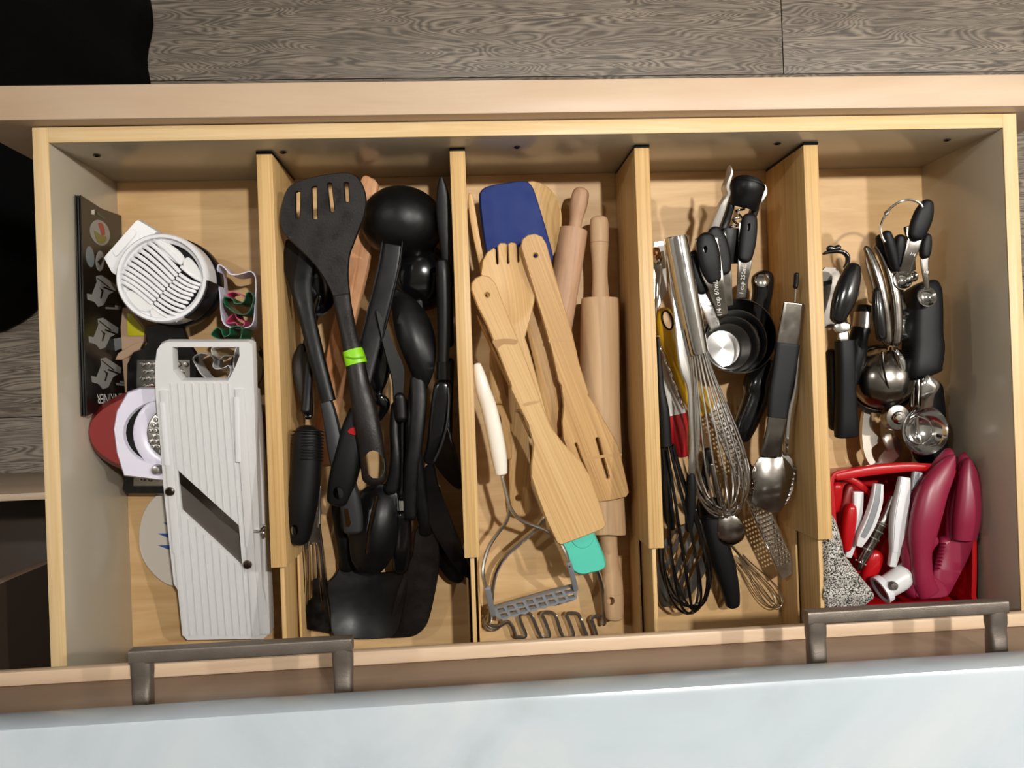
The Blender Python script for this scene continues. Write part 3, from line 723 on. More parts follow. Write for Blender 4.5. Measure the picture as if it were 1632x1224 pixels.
# curved grey-tipped spoon
gs = T('grey_tipped_spoon', 'curved black spoon with a slotted charcoal grey handle, left of the brown turner', 'spoon', P(520, 600, .05))
sweep('head', R3((90, 372, .066, 24, .004), (112, 430, .068, 96, .004), (138, 500, .072, 140, .005), (148, 590, .075, 110, .008), (180, 740, .078, 84, .010), (230, 950, .082, 78, .011), (288, 1165, .084, 72, .012)), M_BLK, gs, e=3, cap=(.4, .1))
o = sweep('handle', R4((268, 60, .083, 58, .013), (285, 120, .083, 66, .014), (325, 320, .082, 84, .015), (370, 480, .078, 98, .015), (392, 600, .074, 100, .015), (398, 690, .072, 88, .013)), M_GRY, gs, e=3.5, cap=(.1, .5))
carve(o, R4((352, 570), (372, 568), (386, 640), (378, 658), (362, 655)), .02, .16)
# ladle upside down
ld1 = T('ladle', 'matte black ladle lying bowl-up with channelled stem and red-dotted grip', 'ladle', P(590, 560, .04))
cc = P(*R3((648, 294))[0], .045)
rr = 207 * .3267 * mpp(640, 350, .06)
prof = [(rr * 1.0, 0), (rr * 1.0, .0025), (rr * .97, .012), (rr * .88, .024), (rr * .72, .034), (rr * .5, .041), (rr * .25, .0445), (0, .0455), (0, .043), (rr * .5, .0385), (rr * .85, .022), (rr * .96, .004)]
lathe('bowl', prof, cc, (-.05, -.12, 1), M_BLK, ld1, 48, stretch=((.12, 1, 0), .88))
sweep('stem', R3((602, 395, .083, 96, .006), (580, 520, .082, 104, .006), (540, 680, .080, 104, .006), (490, 880, .078, 100, .007), (440, 1110, .078, 96, .010)), M_BLK, ld1, e=6, cap=(.1, .1))
for s, (xa, xb, xc, xd) in ((-1, (553, 530, 488, 442)), (1, (650, 630, 592, 545))):
    sweep('stem_rail', R3((xa, 375, .086, 9, .008), (xb, 520, .086, 9, .008), (xc, 690, .084, 9, .008), (xd, 880, .081, 9, .006)), M_BLK, ld1, e=3, n=8)
o = sweep('grip', R4((430, 95, .084, 92, .014), (405, 190, .085, 124, .017), (378, 310, .085, 136, .019), (350, 420, .083, 134, .019), (328, 510, .080, 112, .017), (320, 556, .078, 90, .014)), M_BLK2, ld1, n=18, e=2.6, cap=(.2, .6))
carve(o, R4(*ell(327, 494, 26, 31, 18)), .03, .16)
plate('red_dot', R4((372, 205), (382, 190), (400, 184), (418, 190), (414, 216), (395, 217)), .0958, .0025, M_RED2, ld1)
# second ladle
l2 = T('deep_ladle', 'glossy black deep ladle bowl underneath the matte ladle', 'ladle', P(668, 445, .02))
lathe('bowl', [(.038, 0), (.038, .003), (.036, .014), (.029, .025), (.018, .032), (0, .035), (0, .033), (.027, .022), (.034, .010), (.036, 0)], P(670, 442, .022), (.1, -.25, 1), M_GLO, l2, 40)
sweep('stem', R3((725, 660, .046, 40, .006), (742, 900, .040, 44, .006), (735, 1200, .034, 50, .008)), M_BLK, l2, e=4)
# brown-black slotted turner on top
tn = T('slotted_turner', 'worn brown-black slotted turner with lime green band, uppermost on the black tools', 'turner', P(540, 520, .08))
def zt_(x, y):                              # the head rises gently toward its front edge
    s = (y - 275) / 200; return .094 + .010 * max(0, 1 - s) ** 2 - .006 * max(0, min(1, s))
slots = [R3((123, 142), (136, 133), (151, 135), (150, 240), (148, 270), (136, 273), (124, 268)), R3((202, 118), (215, 110), (231, 112), (234, 240), (236, 272), (221, 278), (207, 272)),
         R3((278, 98), (290, 93), (304, 96), (316, 200), (320, 235), (305, 243), (292, 238)), R3((358, 94), (372, 90), (386, 94), (390, 160), (390, 188), (377, 194), (365, 188))]
plate('head', R3((62, 200), (78, 145), (110, 105), (190, 75), (300, 54), (375, 50), (415, 62), (442, 95), (460, 140), (466, 190), (455, 260), (430, 325), (405, 390), (385, 450), (378, 540), (388, 660), (395, 740), (345, 760), (325, 690), (300, 620), (262, 550), (205, 475), (130, 400), (75, 345), (56, 300), (54, 250)), zt_, .0042, M_BRN, tn, holes=slots, rb=.0012, grid=9)
hd = sweep('handle', R3((348, 640, .0885, 84, .006), (366, 740, .0900, 84, .010), (385, 830, .0925, 84, .013), (412, 945, .095, 96, .016), (436, 1080, .097, 104, .018)) + R4((448, 80, .098, 116, .019), (470, 200, .098, 122, .019), (486, 300, .097, 122, .017), (496, 390, .096, 122, .015), (500, 460, .095, 108, .013)), M_BRN, tn, n=20, e=2.6, cap=(.1, .75))
hole_ = R4((470, 300), (490, 292), (515, 300), (535, 325), (543, 365), (536, 405), (515, 424), (490, 424), (468, 405), (450, 370), (446, 330))
carve(hd, hole_, .03, .17)
sweep('hole_rim', [(x, y, .1005, 2.2, .003) for x, y in R4((470, 297), (490, 289), (517, 297), (538, 323), (546, 365), (539, 407), (516, 427), (488, 427), (465, 407), (447, 370), (443, 328))], M_GRY, tn, closed=True, sub=3, n=8)
sweep('green_band', R3((404, 912, .0945, 98, .0185), (414, 948, .0952, 104, .0195), (424, 985, .0958, 106, .0195)), M_GRN, tn, n=20, e=2.6, cap=(.04, .04))
sweep('green_band', R3((372, 945, .1040, 8, .002), (412, 952, .1062, 8, .002), (462, 945, .104, 8, .002)), mat('deep_lime', '#5ea006', .4), tn)
# solid spoon, back up
def dome_z(cx, cy, rx, ry, rot, z0, h):
    c, s = math.cos(rot), math.sin(rot)
    def f(x, y):
        u = ((x - cx) * c + (y - cy) * s) / rx; v = (-(x - cx) * s + (y - cy) * c) / ry
        return z0 + h * max(0, 1 - u * u - v * v)
    return f
ss = T('solid_spoon', 'matte black solid spoon lying back-up in the middle of the black tools', 'spoon', P(660, 560, .05))
plate('bowl', R3((600, 622), (640, 628), (700, 665), (760, 735), (798, 830), (806, 920), (795, 1010), (770, 1080), (735, 1130), (712, 1090), (690, 1020), (650, 925), (615, 820), (597, 700)), dome_z(660, 545, 38, 85, -.35, .064, .016), .003, M_BLK, ss, rb=.001)
sweep('handle', [(664, 595, .066, 22, .006), (667, 640, .068, 27, .010), (662, 700, .068, 26, .011), (655, 760, .064, 24, .011), (654, 830, .058, 20, .010)], M_BLK, ss, e=3)
# dark narrow turner edge
nt = T('narrow_turner', 'narrow black turner standing on edge left of the solid spoon', 'turner', P(625, 580, .05))
plate('head', R3((520, 720), (545, 745), (570, 800), (612, 900), (650, 985), (655, 1060), (640, 1180), (610, 1180), (600, 1060), (565, 930), (535, 800)), Plane((600, 500, .088), (640, 600, .072), (620, 650, .078)), .003, M_BLK, nt)
sweep('handle', R3((625, 1120, .074, 50, .008)) + R4((620, 60, .072, 56, .010), (628, 160, .070, 52, .012)), M_BLK, nt, e=3)
# dark leaf under the ladle stem
lf = sweep('black_pastry_brush', R3((560, 860, .052, 60, .008), (540, 960, .050, 120, .008), (530, 1060, .048, 90, .008), (528, 1120, .046, 44, .006), (535, 1150, .046, 60, .008), (560, 1180, .044, 56, .008), (530, 1260, .040, 20, .006)), M_GLO, None, e=3)
tag(lf, 'small black brush with a ribbed neck beneath the ladle stem', 'brush')
# silver-ringed handle
sr = T('ringed_spatula', 'glossy black handle with a silver ring, below the solid spoon', 'spatula', P(643, 800, .03))
sweep('shaft', R4((640, 40, .056, 34), (630, 200, .054, 38), (629, 380, .052, 44), (632, 530, .050, 48)), M_GLO, sr, t=.010)
sweep('silver_ring', R4((632, 526, .050, 54, .013), (633, 576, .050, 54, .013)), M_CHR, sr, n=16, cap=(.05, .05))
sweep('grip', R4((634, 572, .050, 60, .013), (632, 660, .047, 84, .015), (626, 780, .042, 96, .016), (618, 880, .036, 70, .013)), M_GLO, sr, e=2.4)
# slotted spoon
so = T('slotted_spoon', 'matte black slotted spoon with one long curved slot, near the middle pulls end', 'spoon', P(592, 850, .03))
plate('bowl', R4((428, 520), (450, 478), (510, 455), (570, 462), (605, 500), (612, 580), (604, 680), (588, 770), (560, 830), (512, 878), (455, 870), (415, 855), (388, 800), (382, 700), (402, 610)), dome_z(599, 846, 38, 72, .15, .050, .016), .003, M_BLK, so, rb=.001,
      holes=[R4((500, 512), (510, 503), (517, 507), (500, 590), (478, 690), (470, 780), (460, 795), (452, 775), (462, 690), (480, 580))], grid=6)
sweep('neck', R4((570, 500, .060, 70, .007), (590, 420, .062, 60, .008), (598, 320, .064, 50, .009), (592, 180, .062, 46, .010), (600, 60, .060, 44, .010)), M_BLK, so, e=3)
# wide wok turner
wk = T('wok_turner', 'wide glossy black wok turner with flared head at the bottom left of the black tools', 'turner', P(575, 940, .01))
def wokz(x, y): return .016 + .014 * ((x - 578) / 62) ** 2 + .010 * max(0, (y - 960) / 60) ** 2
plate('head', R4((278, 935), (310, 895), (330, 860), (342, 800), (400, 800), (420, 860), (480, 880), (600, 872), (650, 880), (640, 1000), (600, 1160), (520, 1185), (400, 1185), (305, 1168), (290, 1050)), wokz, .003, M_BLK, wk, rb=.001)
sweep('stem', R4((366, 870, .020, 84, .006), (362, 790, .026, 66, .008), (330, 640, .034, 52, .009), (318, 560, .038, 48, .010), (330, 400, .044, 50, .010)), M_BLK, wk, e=3.5)
# long flat turner, bottom right
lt = T('long_turner', 'long matte black flat turner reaching the pulls end at the bottom right', 'turner', P(665, 900, .02))
sweep('handle', R4((700, -60, .062, 58, .010), (688, 60, .064, 64, .012), (682, 180, .066, 70, .013), (690, 330, .064, 78, .013), (712, 500, .056, 70, .011), (738, 640, .048, 62, .008), (744, 700, .044, 74, .006)), M_BLK, lt, e=3)
plate('head', R4((705, 660), (790, 650), (802, 760), (800, 860), (780, 980), (755, 1090), (730, 1140), (690, 1172), (640, 1182), (575, 1180), (565, 1150), (600, 1000), (640, 880), (680, 790)), Plane((672, 845, .044), (700, 880, .040), (630, 1010, .022)), .003, M_BRN, lt, rb=.001)
# curved right tool
ct_ = T('curved_fork_spoon', 'black tool with a ferruled handle and curved glossy neck along the second divider', 'kitchen tool', P(705, 650, .05))
sweep('handle', R3((838, 470, .080, 60, .012), (845, 540, .080, 72, .013), (850, 760, .076, 66, .013), (846, 975, .072, 58, .012)), M_BLK, ct_, e=2.4, cap=(.4, .1))
sweep('ferrule', R3((846, 968, .072, 66, .013), (846, 1056, .070, 70, .013)), M_GLO, ct_, cap=(.05, .05))
sweep('neck', R3((846, 1056, .070, 84, .010)) + R4((815, 60, .070, 96, .010), (800, 180, .068, 92, .009), (778, 280, .064, 70, .008), (755, 360, .060, 70, .006)), M_GLO, ct_, e=3)
wire('neck_rib', [(x, y, z) for x, y, z in R4((848, -10, .0765), (852, 60, .0765), (842, 170, .0755), (815, 270, .072), (780, 345, .067))], .0014, M_GRY, ct_)
plate('head', R4((705, 440), (740, 370), (775, 365), (795, 450), (850, 600), (905, 740), (965, 895), (955, 905), (900, 870), (830, 770), (760, 640), (720, 520)), Plane((670, 760, .058), (700, 750, .066), (750, 915, .056)), .0035, M_GLO, ct_)
s2 = T('leaning_spoon', 'black spoon lying partly under the curved tool, its tip pointing at the pulls', 'spoon', P(710, 860, .03))
plate('bowl', R4((722, 540), (770, 620), (800, 720), (850, 800), (905, 870), (918, 905), (895, 925), (845, 900), (790, 820), (745, 720), (715, 600)), Plane((680, 810, .040), (720, 850, .046), (735, 920, .034)), .003, M_BLK, s2)
sweep('handle', R4((740, 600, .042, 50, .006), (700, 470, .046, 44, .008), (668, 330, .048, 44, .009)), M_BLK, s2)
e1 = T('black_spatula', 'black spatula blade standing on edge beside the lower half of the second divider', 'spatula', P(715, 730, .03))
plate('blade', R4((835, 185), (858, 240), (885, 340), (908, 465), (880, 468), (830, 420), (780, 352), (785, 330)), Plane((700, 700, .046), (720, 690, .070), (734, 770, .060)), .003, M_BLK, e1)
sweep('handle', R4((840, 230, .056, 60, .008), (845, 90, .056, 50, .009)) + R3((880, 950, .056, 44, .010)), M_BLK, e1)
t1 = T('upright_turner', 'thin black turner on edge at the far end beside the second divider', 'turner', P(708, 350, .03))
sweep('blade', R3((836, 58, .086, 8, .006), (842, 130, .084, 54, .006), (850, 250, .080, 76, .007), (862, 400, .076, 66, .008), (868, 520, .072, 50, .009)), M_BLK, t1, e=3)
sweep('handle', R3((868, 500, .062, 44, .01), (872, 700, .054, 44, .012), (880, 900, .05, 40, .012)), M_BLK, t1)
# ================================================================== third compartment, wooden tools
# small pin
rpn = T('slim_rolling_pin', 'slim pinkish rolling pin lying at a slant left of the large rolling pin', 'rolling pin', P(915, 450, .005))
sweep('handle', R5((622, 92, .034, 66), (612, 130, .034, 86), (600, 190, .033, 86), (588, 260, .032, 64), (578, 322, .032, 68)), M_PIN2, rpn, e=2, n=20, cap=(.7, 0))
sweep('roller', R5((577, 314, .031, 132), (574, 330, .031, 142), (520, 650, .030, 146), (470, 950, .028, 146), (440, 1160, .026, 142), (438, 1175, .026, 132)), M_PIN2, rpn, e=2, n=28, cap=(.1, .1))
# large pin
bp_ = T('large_rolling_pin', 'large beech rolling pin with turned handles along the third divider', 'rolling pin', P(965, 660, .005))
zc = .030
sweep('handle', R5((706, 232, zc, 60), (706, 262, zc, 90), (706, 360, zc, 92), (708, 440, zc, 82), (710, 540, zc, 76), (712, 630, zc, 88), (713, 668, zc, 90)), M_PIN, bp_, e=2, n=22, cap=(.5, 0))
for y in (294, 368): sweep('turned_ring', R5((706, y - 3, zc, 93), (706, y + 3, zc, 93)), M_PIN2, bp_, e=2, n=22, cap=(.02, .02))
sweep('steel_washer', R5((712, 664, zc, 98), (712, 672, zc, 98)), M_STL, bp_, e=2, n=22, cap=(.02, .02))
sweep('roller', R5((711, 672, zc, 170), (711, 690, zc, 192), (711, 1200, zc, 196)) + R6((722, 640, zc, 188), (726, 680, zc, 184), (727, 694, zc, 164)), M_PIN, bp_, e=2, n=32, cap=(.1, .1))
b_ = sweep('handle', R6((730, 690, zc, 92), (735, 760, zc, 84), (742, 850, zc, 86), (752, 930, zc, 98), (757, 1000, zc, 98), (762, 1090, zc, 90), (763, 1130, zc, 76)), M_PIN, bp_, e=2, n=22, cap=(0, .4))
carve(b_, R6(*ell(747, 1034, 17, 20, 14)), zc, .10)
sweep('turned_ring', R6((757, 990, zc, 99), (757, 994, zc, 99)), M_PIN2, bp_, e=2, n=22, cap=(.02, .02))
# round spoon
rs = T('round_wooden_spoon', 'bamboo spoon with a wide oval head behind the blue spatula, holed handle end below', 'spoon', P(840, 560, .01))
plate('head', R5((350, 68), (400, 68), (450, 95), (490, 145), (511, 220), (508, 310), (485, 400), (440, 470), (390, 500), (340, 470), (310, 380), (300, 250), (315, 130)), lambda x, y: .034 - .010 * max(0, 1 - ((x - 858) / 36) ** 2 - ((y - 355) / 70) ** 2), .004, M_BW1, rs, rb=.0015)
h_ = sweep('handle', R5((400, 460, .034, 110, .005), (370, 600, .032, 80, .006), (300, 1000, .026, 84, .006)) + R6((290, 60, .022, 90, .006), (296, 250, .020, 98, .006), (303, 450, .018, 106, .006), (306, 560, .016, 106, .006), (306, 622, .016, 90, .006)), M_BW1, rs, e=5, cap=(.2, .7))
carve(h_, R6(*ell(294, 531, 16, 16, 16)), -.02, .08)
# blue spatula
bs = T('blue_spatula', 'navy blue silicone spatula with a bamboo handle, head at the far end', 'spatula', P(820, 350, .03))
plate('head', R5((114, 150), (122, 108), (160, 86), (250, 70), (325, 62), (356, 74), (376, 110), (405, 200), (440, 320), (468, 430), (455, 468), (420, 480), (300, 482), (180, 470), (150, 420), (130, 300)), lambda x, y: .058 - .02 * ((x - 825) / 55) ** 2 * 0, .009, M_BLU, bs, rb=.002)
sweep('handle', R5((300, 440, .054, 78, .008), (352, 640, .053, 84, .008), (395, 830, .052, 92, .008), (435, 1000, .050, 96, .008)) + R6((448, 60, .048, 90, .008), (478, 210, .044, 64, .008), (486, 240, .042, 50, .007)), M_BW2, bs, e=4, cap=(.2, .4))
# fork
fk = plate('wooden_fork', R5((118, 520), (127, 455), (150, 415), (178, 396), (183, 400), (188, 470), (197, 479), (205, 470), (202, 382), (212, 371), (234, 371), (240, 376), (242, 466), (250, 476), (259, 466), (254, 374), (266, 367), (284, 370), (290, 378), (294, 460), (302, 470), (309, 460), (306, 388), (330, 400), (362, 440), (384, 520), (382, 640), (357, 750), (330, 840), (350, 900), (400, 1080), (440, 1224), (380, 1224), (340, 1100), (290, 960), (235, 800), (190, 700), (145, 630)),
      lambda x, y: .074 - .006 * max(0, 1 - ((x - 808) / 45) ** 2 - ((y - 450) / 70) ** 2), .0055, M_BW1, None, smooth=False, rb=.0012, grid=7)
tag(fk, 'four-tined bamboo fork spoon lying over the blue spatula', 'fork')
# left strips
o = sweep('bamboo_skewer_stick', R5((60, 118, .058, 22, .006), (72, 220, .056, 34, .006), (92, 340, .053, 34, .006), (118, 470, .050, 30, .005), (150, 640, .044, 26, .005)), M_BW1, None, e=4)
tag(o, 'thin bamboo stick leaning along the second divider left of the blue spatula', 'stick')
o = sweep('thin_bamboo_turner', R5((94, 728, .066, 10, .012), (150, 850, .064, 14, .014), (250, 1060, .060, 16, .014), (330, 1224, .056, 16, .014)) + R6((300, 110, .052, 16, .012), (355, 240, .048, 12, .010)), M_BW2, None, e=4)
tag(o, 'thin bamboo turner standing on edge left of the solid bamboo turner', 'turner')
tg = sweep('bamboo_tongs', R5((176, 900, .046, 34, .005), (185, 1010, .044, 56, .005), (205, 1150, .042, 74, .005)) + R6((205, 60, .038, 84, .005), (222, 200, .034, 66, .005), (243, 290, .031, 34, .005), (252, 345, .030, 22, .005)), M_BW2, None, e=5)
carve(tg, R6((194, 140), (200, 122), (208, 128), (214, 175), (210, 208), (202, 205), (195, 170)), .0, .08)
tag(tg, 'small bamboo paddle with an oval hole beside the white masher handle', 'paddle')
# masher
ms = T('potato_masher', 'potato masher with ivory handle, bent steel wires and a grey grid head', 'masher', P(830, 800, .02))
sweep('handle', R5((94, 968, .080, 34), (108, 1030, .080, 60), (126, 1105, .079, 74)) + R6((150, 90, .075, 78), (178, 210, .073, 80), (200, 330, .071, 76), (212, 420, .070, 58)), M_IVO, ms, e=2.2, n=20, cap=(.5, .3))
wire('wire', [(x, y, z) for x, y, z in R6((213, 420, .070), (232, 500, .068), (250, 570, .066), (238, 640, .064), (195, 700, .062), (150, 770, .062), (125, 850, .064), (122, 910, .066), (140, 985, .066))], .0022, M_WIR, ms)
wire('wire', [(x, y, z) for x, y, z in R6((214, 420, .072), (236, 510, .071), (256, 580, .070), (300, 635, .068), (360, 662, .066), (430, 690, .065), (490, 740, .064), (525, 800, .066), (545, 870, .066))], .0022, M_WIR, ms)
gpl = Plane(*[(x, y, z) for x, y, z in CM((270, 700, .036), (1090, 480, .036), (320, 770, .034))])
def gxy(f, g): return (292 + 740 * f + 62 * g, 668 - 212 * f + 108 * g)    # in CM coordinates
hs = []
for i in range(8):
    for j in range(2):
        a, b = i / 8 + .018, (i + 1) / 8 - .018; c, d = (j * .47 + .05, j * .47 + .40)
        hs.append(CM(gxy(a, c), gxy(b, c), gxy(b, d), gxy(a, d)))
out = [gxy(-.03, 0), gxy(.5, -.02), gxy(1.02, 0), gxy(1.03, .5)]
for i in range(8, 0, -1):
    out += [gxy((i - .08) / 8, .98), gxy((i - .5) / 8, 1.1), gxy((i - .92) / 8, .98)]
out += [gxy(-.04, .6)]
plate('grid_head', CM(*out), gpl, .007, M_GPL, ms, holes=hs, smooth=False, rb=.0008)
sweep('grid_arm', CM((222, 462, .068, 60, .004), (250, 600, .054, 58, .004), (280, 730, .038, 56, .004)), M_GPL, ms, e=6, cap=(.1, .1))
sweep('grid_arm', CM((1008, 222, .068, 50, .004), (1045, 360, .054, 52, .004), (1075, 482, .038, 50, .004)), M_GPL, ms, e=6, cap=(.1, .1))
# zigzag masher
zm = T('wire_masher', 'steel wire masher with zigzag loops lying under the grid masher', 'masher', P(870, 960, .005))
wire('side_wire', [(x, y, z) for x, y, z in R6((440, 600, .042), (380, 680, .040), (300, 750, .038), (230, 815, .036), (185, 890, .032), (165, 980, .026), (158, 1080, .020), (150, 1140, .014))], .0032, M_WIR, zm)
wire('side_wire', [(x, y, z) for x, y, z in R6((560, 760, .040), (640, 830, .042), (675, 880, .040), (700, 950, .034), (712, 1040, .026), (714, 1130, .016), (706, 1150, .012))], .0030, M_WIR, zm)
zz = CM((235, 770, .016), (225, 800, .014), (260, 830, .012), (340, 830, .012), (420, 790, .012), (470, 850, .012), (500, 930, .012), (590, 930, .012), (560, 830, .012), (530, 745, .012), (560, 712, .012), (625, 712, .012), (660, 760, .012), (740, 930, .012), (820, 930, .012), (780, 790, .012), (748, 720, .012), (785, 700, .012), (850, 706, .012), (885, 750, .012), (950, 930, .012), (1050, 930, .012), (1010, 790, .012), (980, 722, .012), (1015, 706, .012), (1085, 712, .012), (1115, 755, .012), (1190, 930, .012), (1270, 930, .012), (1240, 810, .012), (1225, 765, .012), (1260, 738, .012), (1320, 745, .012), (1345, 780, .012))
wire('zigzag_wire', zz, .0022, M_WIR, zm, sub=4)
lathe('end_coil', [(.009, 0), (.0105, .0018), (.012, 0), (.0105, -.0018)], P(785, 990, .010), (0, 0, 1), M_STL, zm, 24, close=True)
# teal spatula
te = T('turquoise_spatula', 'turquoise silicone spatula head poking out below the solid bamboo turner', 'spatula', P(928, 880, .03))
plate('head', R6((495, 700), (640, 660), (660, 710), (700, 800), (716, 855), (700, 880), (650, 893), (612, 901), (580, 893), (558, 870), (530, 800), (508, 750)), .060, .008, M_TEAL, te, rb=.002)
plate('raised_disc', R6(*ell(607, 722, 53, 53, 28)), .0610, .002, M_TEAL, te, smooth=False, rb=.0006)
sweep('handle', R6((600, 730, .056, 60, .008), (520, 520, .058, 56, .009), (440, 330, .058, 56, .009), (360, 200, .056, 52, .009)), M_BLK2, te, e=3)
# slotted bamboo turner
def lin_z(a, za, b, zb): return lambda x, y: za + (zb - za) * (y - a) / (b - a)
st = plate('slotted_bamboo_turner', R5((318, 385), (326, 350), (352, 330), (385, 325), (418, 338), (438, 372), (470, 490), (520, 660), (568, 820), (605, 980), (650, 1120)) + R6((630, 30), (672, 90), (725, 180), (775, 270), (797, 350), (815, 430), (831, 505), (820, 524), (760, 538), (690, 549), (660, 480), (600, 380), (545, 320), (515, 240), (510, 160), (518, 80), (505, -20)) + R5((505, 1060), (470, 900), (425, 745), (370, 560)), lin_z(370, .084, 800, .058), .0055, M_BW2, None, smooth=False, rb=.0012, grid=10,
      holes=[R5(*ell(387, 430, 15, 15, 16)), R6((668, 246), (672, 236), (682, 233), (690, 240), (715, 330), (741, 425), (738, 438), (728, 443), (720, 436), (695, 345)), R6((566, 268), (572, 260), (582, 262), (605, 330), (640, 420), (632, 432), (600, 360))])
tag(st, 'slotted bamboo turner, darker blade toward the large rolling pin', 'turner')
wt = plate('solid_bamboo_turner', R5((70, 600), (72, 570), (90, 546), (122, 533), (155, 540), (182, 570), (225, 680), (290, 840), (345, 980), (400, 1130)) + R6((410, 90), (450, 190), (510, 270), (600, 360), (640, 430), (680, 540), (719, 662), (706, 680), (600, 722), (505, 757), (488, 750), (440, 650), (395, 530), (362, 430), (362, 370), (372, 270), (345, 170), (300, 80), (262, 0)) + R5((270, 1080), (215, 940), (150, 780), (100, 680)), lin_z(440, .094, 860, .078), .006, M_BW1, None, smooth=False, rb=.0014, grid=10, holes=[R5(*ell(145, 628, 16, 16, 16))])
tag(wt, 'solid bamboo turner with a plain square blade, topmost of the wooden tools', 'turner')
M_NODE = mat('bamboo_node', '#b48d59', .5); M_SCO = mat('scorched_bamboo', '#a47b4a', .55)
def mark(par, pts, zf, m, name):
    plate(name, pts, lambda x, y: zf(x, y) + .0003, .0002, m, par, rb=0, grid=6)
zs_, zl_ = lin_z(440, .094, 860, .078), lin_z(370, .084, 800, .058)
mark(wt, R5((172, 862), (186, 852), (240, 846), (292, 852), (298, 866), (280, 876), (230, 874), (210, 886), (192, 896), (182, 880)), zs_, M_SCO, 'scorch_mark')
mark(wt, R6((318, 72), (350, 62), (392, 58), (394, 66), (352, 78), (321, 84)), zs_, M_NODE, 'node_mark')
mark(st, R5((455, 852), (500, 842), (562, 846), (566, 858), (505, 858), (460, 866)), zl_, M_NODE, 'node_mark')
mark(st, R6((628, 336), (700, 322), (786, 312), (790, 328), (705, 336), (634, 350)), zl_, M_NODE, 'node_mark')
# ================================================================== fourth compartment
def whisk_at(name, label, N3, B3_, rad, r, nloop, m, root, hp, nk=.26):
    A = B3_ - N3; a = A.normalized(); U = a.cross(Vector((0, 0, 1))).normalized(); V = U.cross(a)
    for k in range(nloop):
        th = math.pi * (k + .5) / nloop; D = U * math.cos(th) + V * math.sin(th); pts = []
        Lk = 1 - .05 * ((k * 7) % nloop) / nloop
        for j in range(37):
            ph = 2 * math.pi * j / 36
            s = (1 - math.cos(ph)) / 2; sg = 1 if j <= 18 else -1
            w_ = math.sin(ph) * abs(math.sin(ph / 2)) ** 2 * 1.30 + sg * nk * (1 - s) ** 1.5
            pts.append(N3 + A * (s * Lk) + D * (rad * w_))
        wire3('wire_loop', pts, r, m, root, n=6, up=Vector((.3, .2, .93)))
# low items first
st4 = T('slotted_steel_turner', 'mirror-steel turner with slanting slots under the black whisk', 'turner', P(1095, 900, .002))
tp = Plane((1050, 900, .016), (1130, 850, .014), (1080, 960, .006))
plate('blade', R8((92, 880), (130, 770), (250, 690), (400, 660), (420, 720), (380, 830), (330, 950), (260, 1060), (190, 1105), (105, 1112), (95, 1000)), tp, .0014, M_STL, st4, rb=.0003,
      holes=[R8((112, 880), (176, 745), (208, 735), (116, 925)), R8((112, 985), (236, 722), (268, 715), (140, 1000)), R8((160, 1018), (296, 715), (326, 712), (192, 1020)), R8((212, 1030), (350, 710), (378, 716), (240, 1020))])
sweep('handle', R8((300, 700, .018, 60, .004), (330, 500, .022, 46, .006), (350, 300, .024, 50, .008)), M_BLK, st4)
bh = T('thick_black_handle', 'thick matte black handle ending near the pulls, beside the black whisk', 'kitchen tool', P(1155, 880, .01))
sweep('grip', R8((345, 560, .032, 96, .018), (365, 640, .032, 112, .020), (395, 780, .030, 116, .020), (435, 920, .026, 112, .019), (465, 1040, .022, 90, .017), (478, 1125, .020, 62, .014)), M_BLK2, bh, n=18, cap=(.3, .7))
for y in (628, 642, 656): sweep('ring_groove', R8((362, y, .032, 116, .0212), (363, y + 6, .032, 116, .0212)), M_GLO, bh, n=18, cap=(.03, .03))
# microplane
mg = T('rasp_grater', 'long perforated steel rasp grater slanting from under the balloon whisk to the lower right', 'grater', P(1200, 830, .01))
rpl = Plane((1130, 640, .046), (1180, 640, .046), (1255, 915, .034))
a0, a1 = R8((380, 80), (766, 952)); wv = 28.0; L_ = math.hypot(a1[0] - a0[0], a1[1] - a0[1]); ux, uy = (a1[0] - a0[0]) / L_, (a1[1] - a0[1]) / L_; vx, vy = -uy, ux
def mg_(s, v): return (a0[0] + ux * s + vx * v, a0[1] + uy * s + vy * v)
hol = []; teeth = bmesh.new()
rows = int((L_ - 16) / 7.2)
for i in range(rows):
    for j in range(5):
        s = 8 + i * 7.2; v = (j - 2) * 5.0 + (1.6 if i % 2 else -1.0)
        hol.append([mg_(s - 1.7, v - 1.5), mg_(s - 1.7, v + 1.5), mg_(s + 1.7, v + 1.2), mg_(s + 1.7, v - 1.2)])
        x, y = mg_(s + 2.4, v); sweep('', [mg_(s + 1.4, v - 1.9) + (rpl(x, y) + .0004, 1.3, .0009), mg_(s + 3.0, v) + (rpl(x, y) + .0021, 1.6, .0010), mg_(s + 1.4, v + 1.9) + (rpl(x, y) + .0004, 1.3, .0009)], None, bm=teeth, sub=2, n=5, cap=(0, 0))
plate('perforated_blade', [mg_(0, -14), mg_(L_, -14), mg_(L_ + 3, 14), mg_(0, 14)], rpl, .0010, M_STL, mg, smooth=False, rb=.0002, holes=hol)
o = fin(teeth, 'rasp_teeth', M_CHR, mg); o['kind'] = 'stuff'
for s in (-14, 14): wire('side_flange', [mg_(q, s) + (rpl(*mg_(q, s)) - .001,) for q in (0, L_ * .5, L_ + 2)], .0012, M_CHR, mg)
# small whisk
wsm = T('small_wire_whisk', 'tiny steel wire whisk lying on the drawer bottom by the last divider', 'whisk', P(1205, 920, .002))
sweep('stem', [(1160, 862, .020, 4.5), (1178, 884, .018, 4.5), (1194, 902, .016, 4.5)], M_CHR, wsm, e=2)
whisk_at('', '', P(1180, 886, .018), P(1244, 968, .012), .0135, .0006, 4, M_WIR, wsm, None)
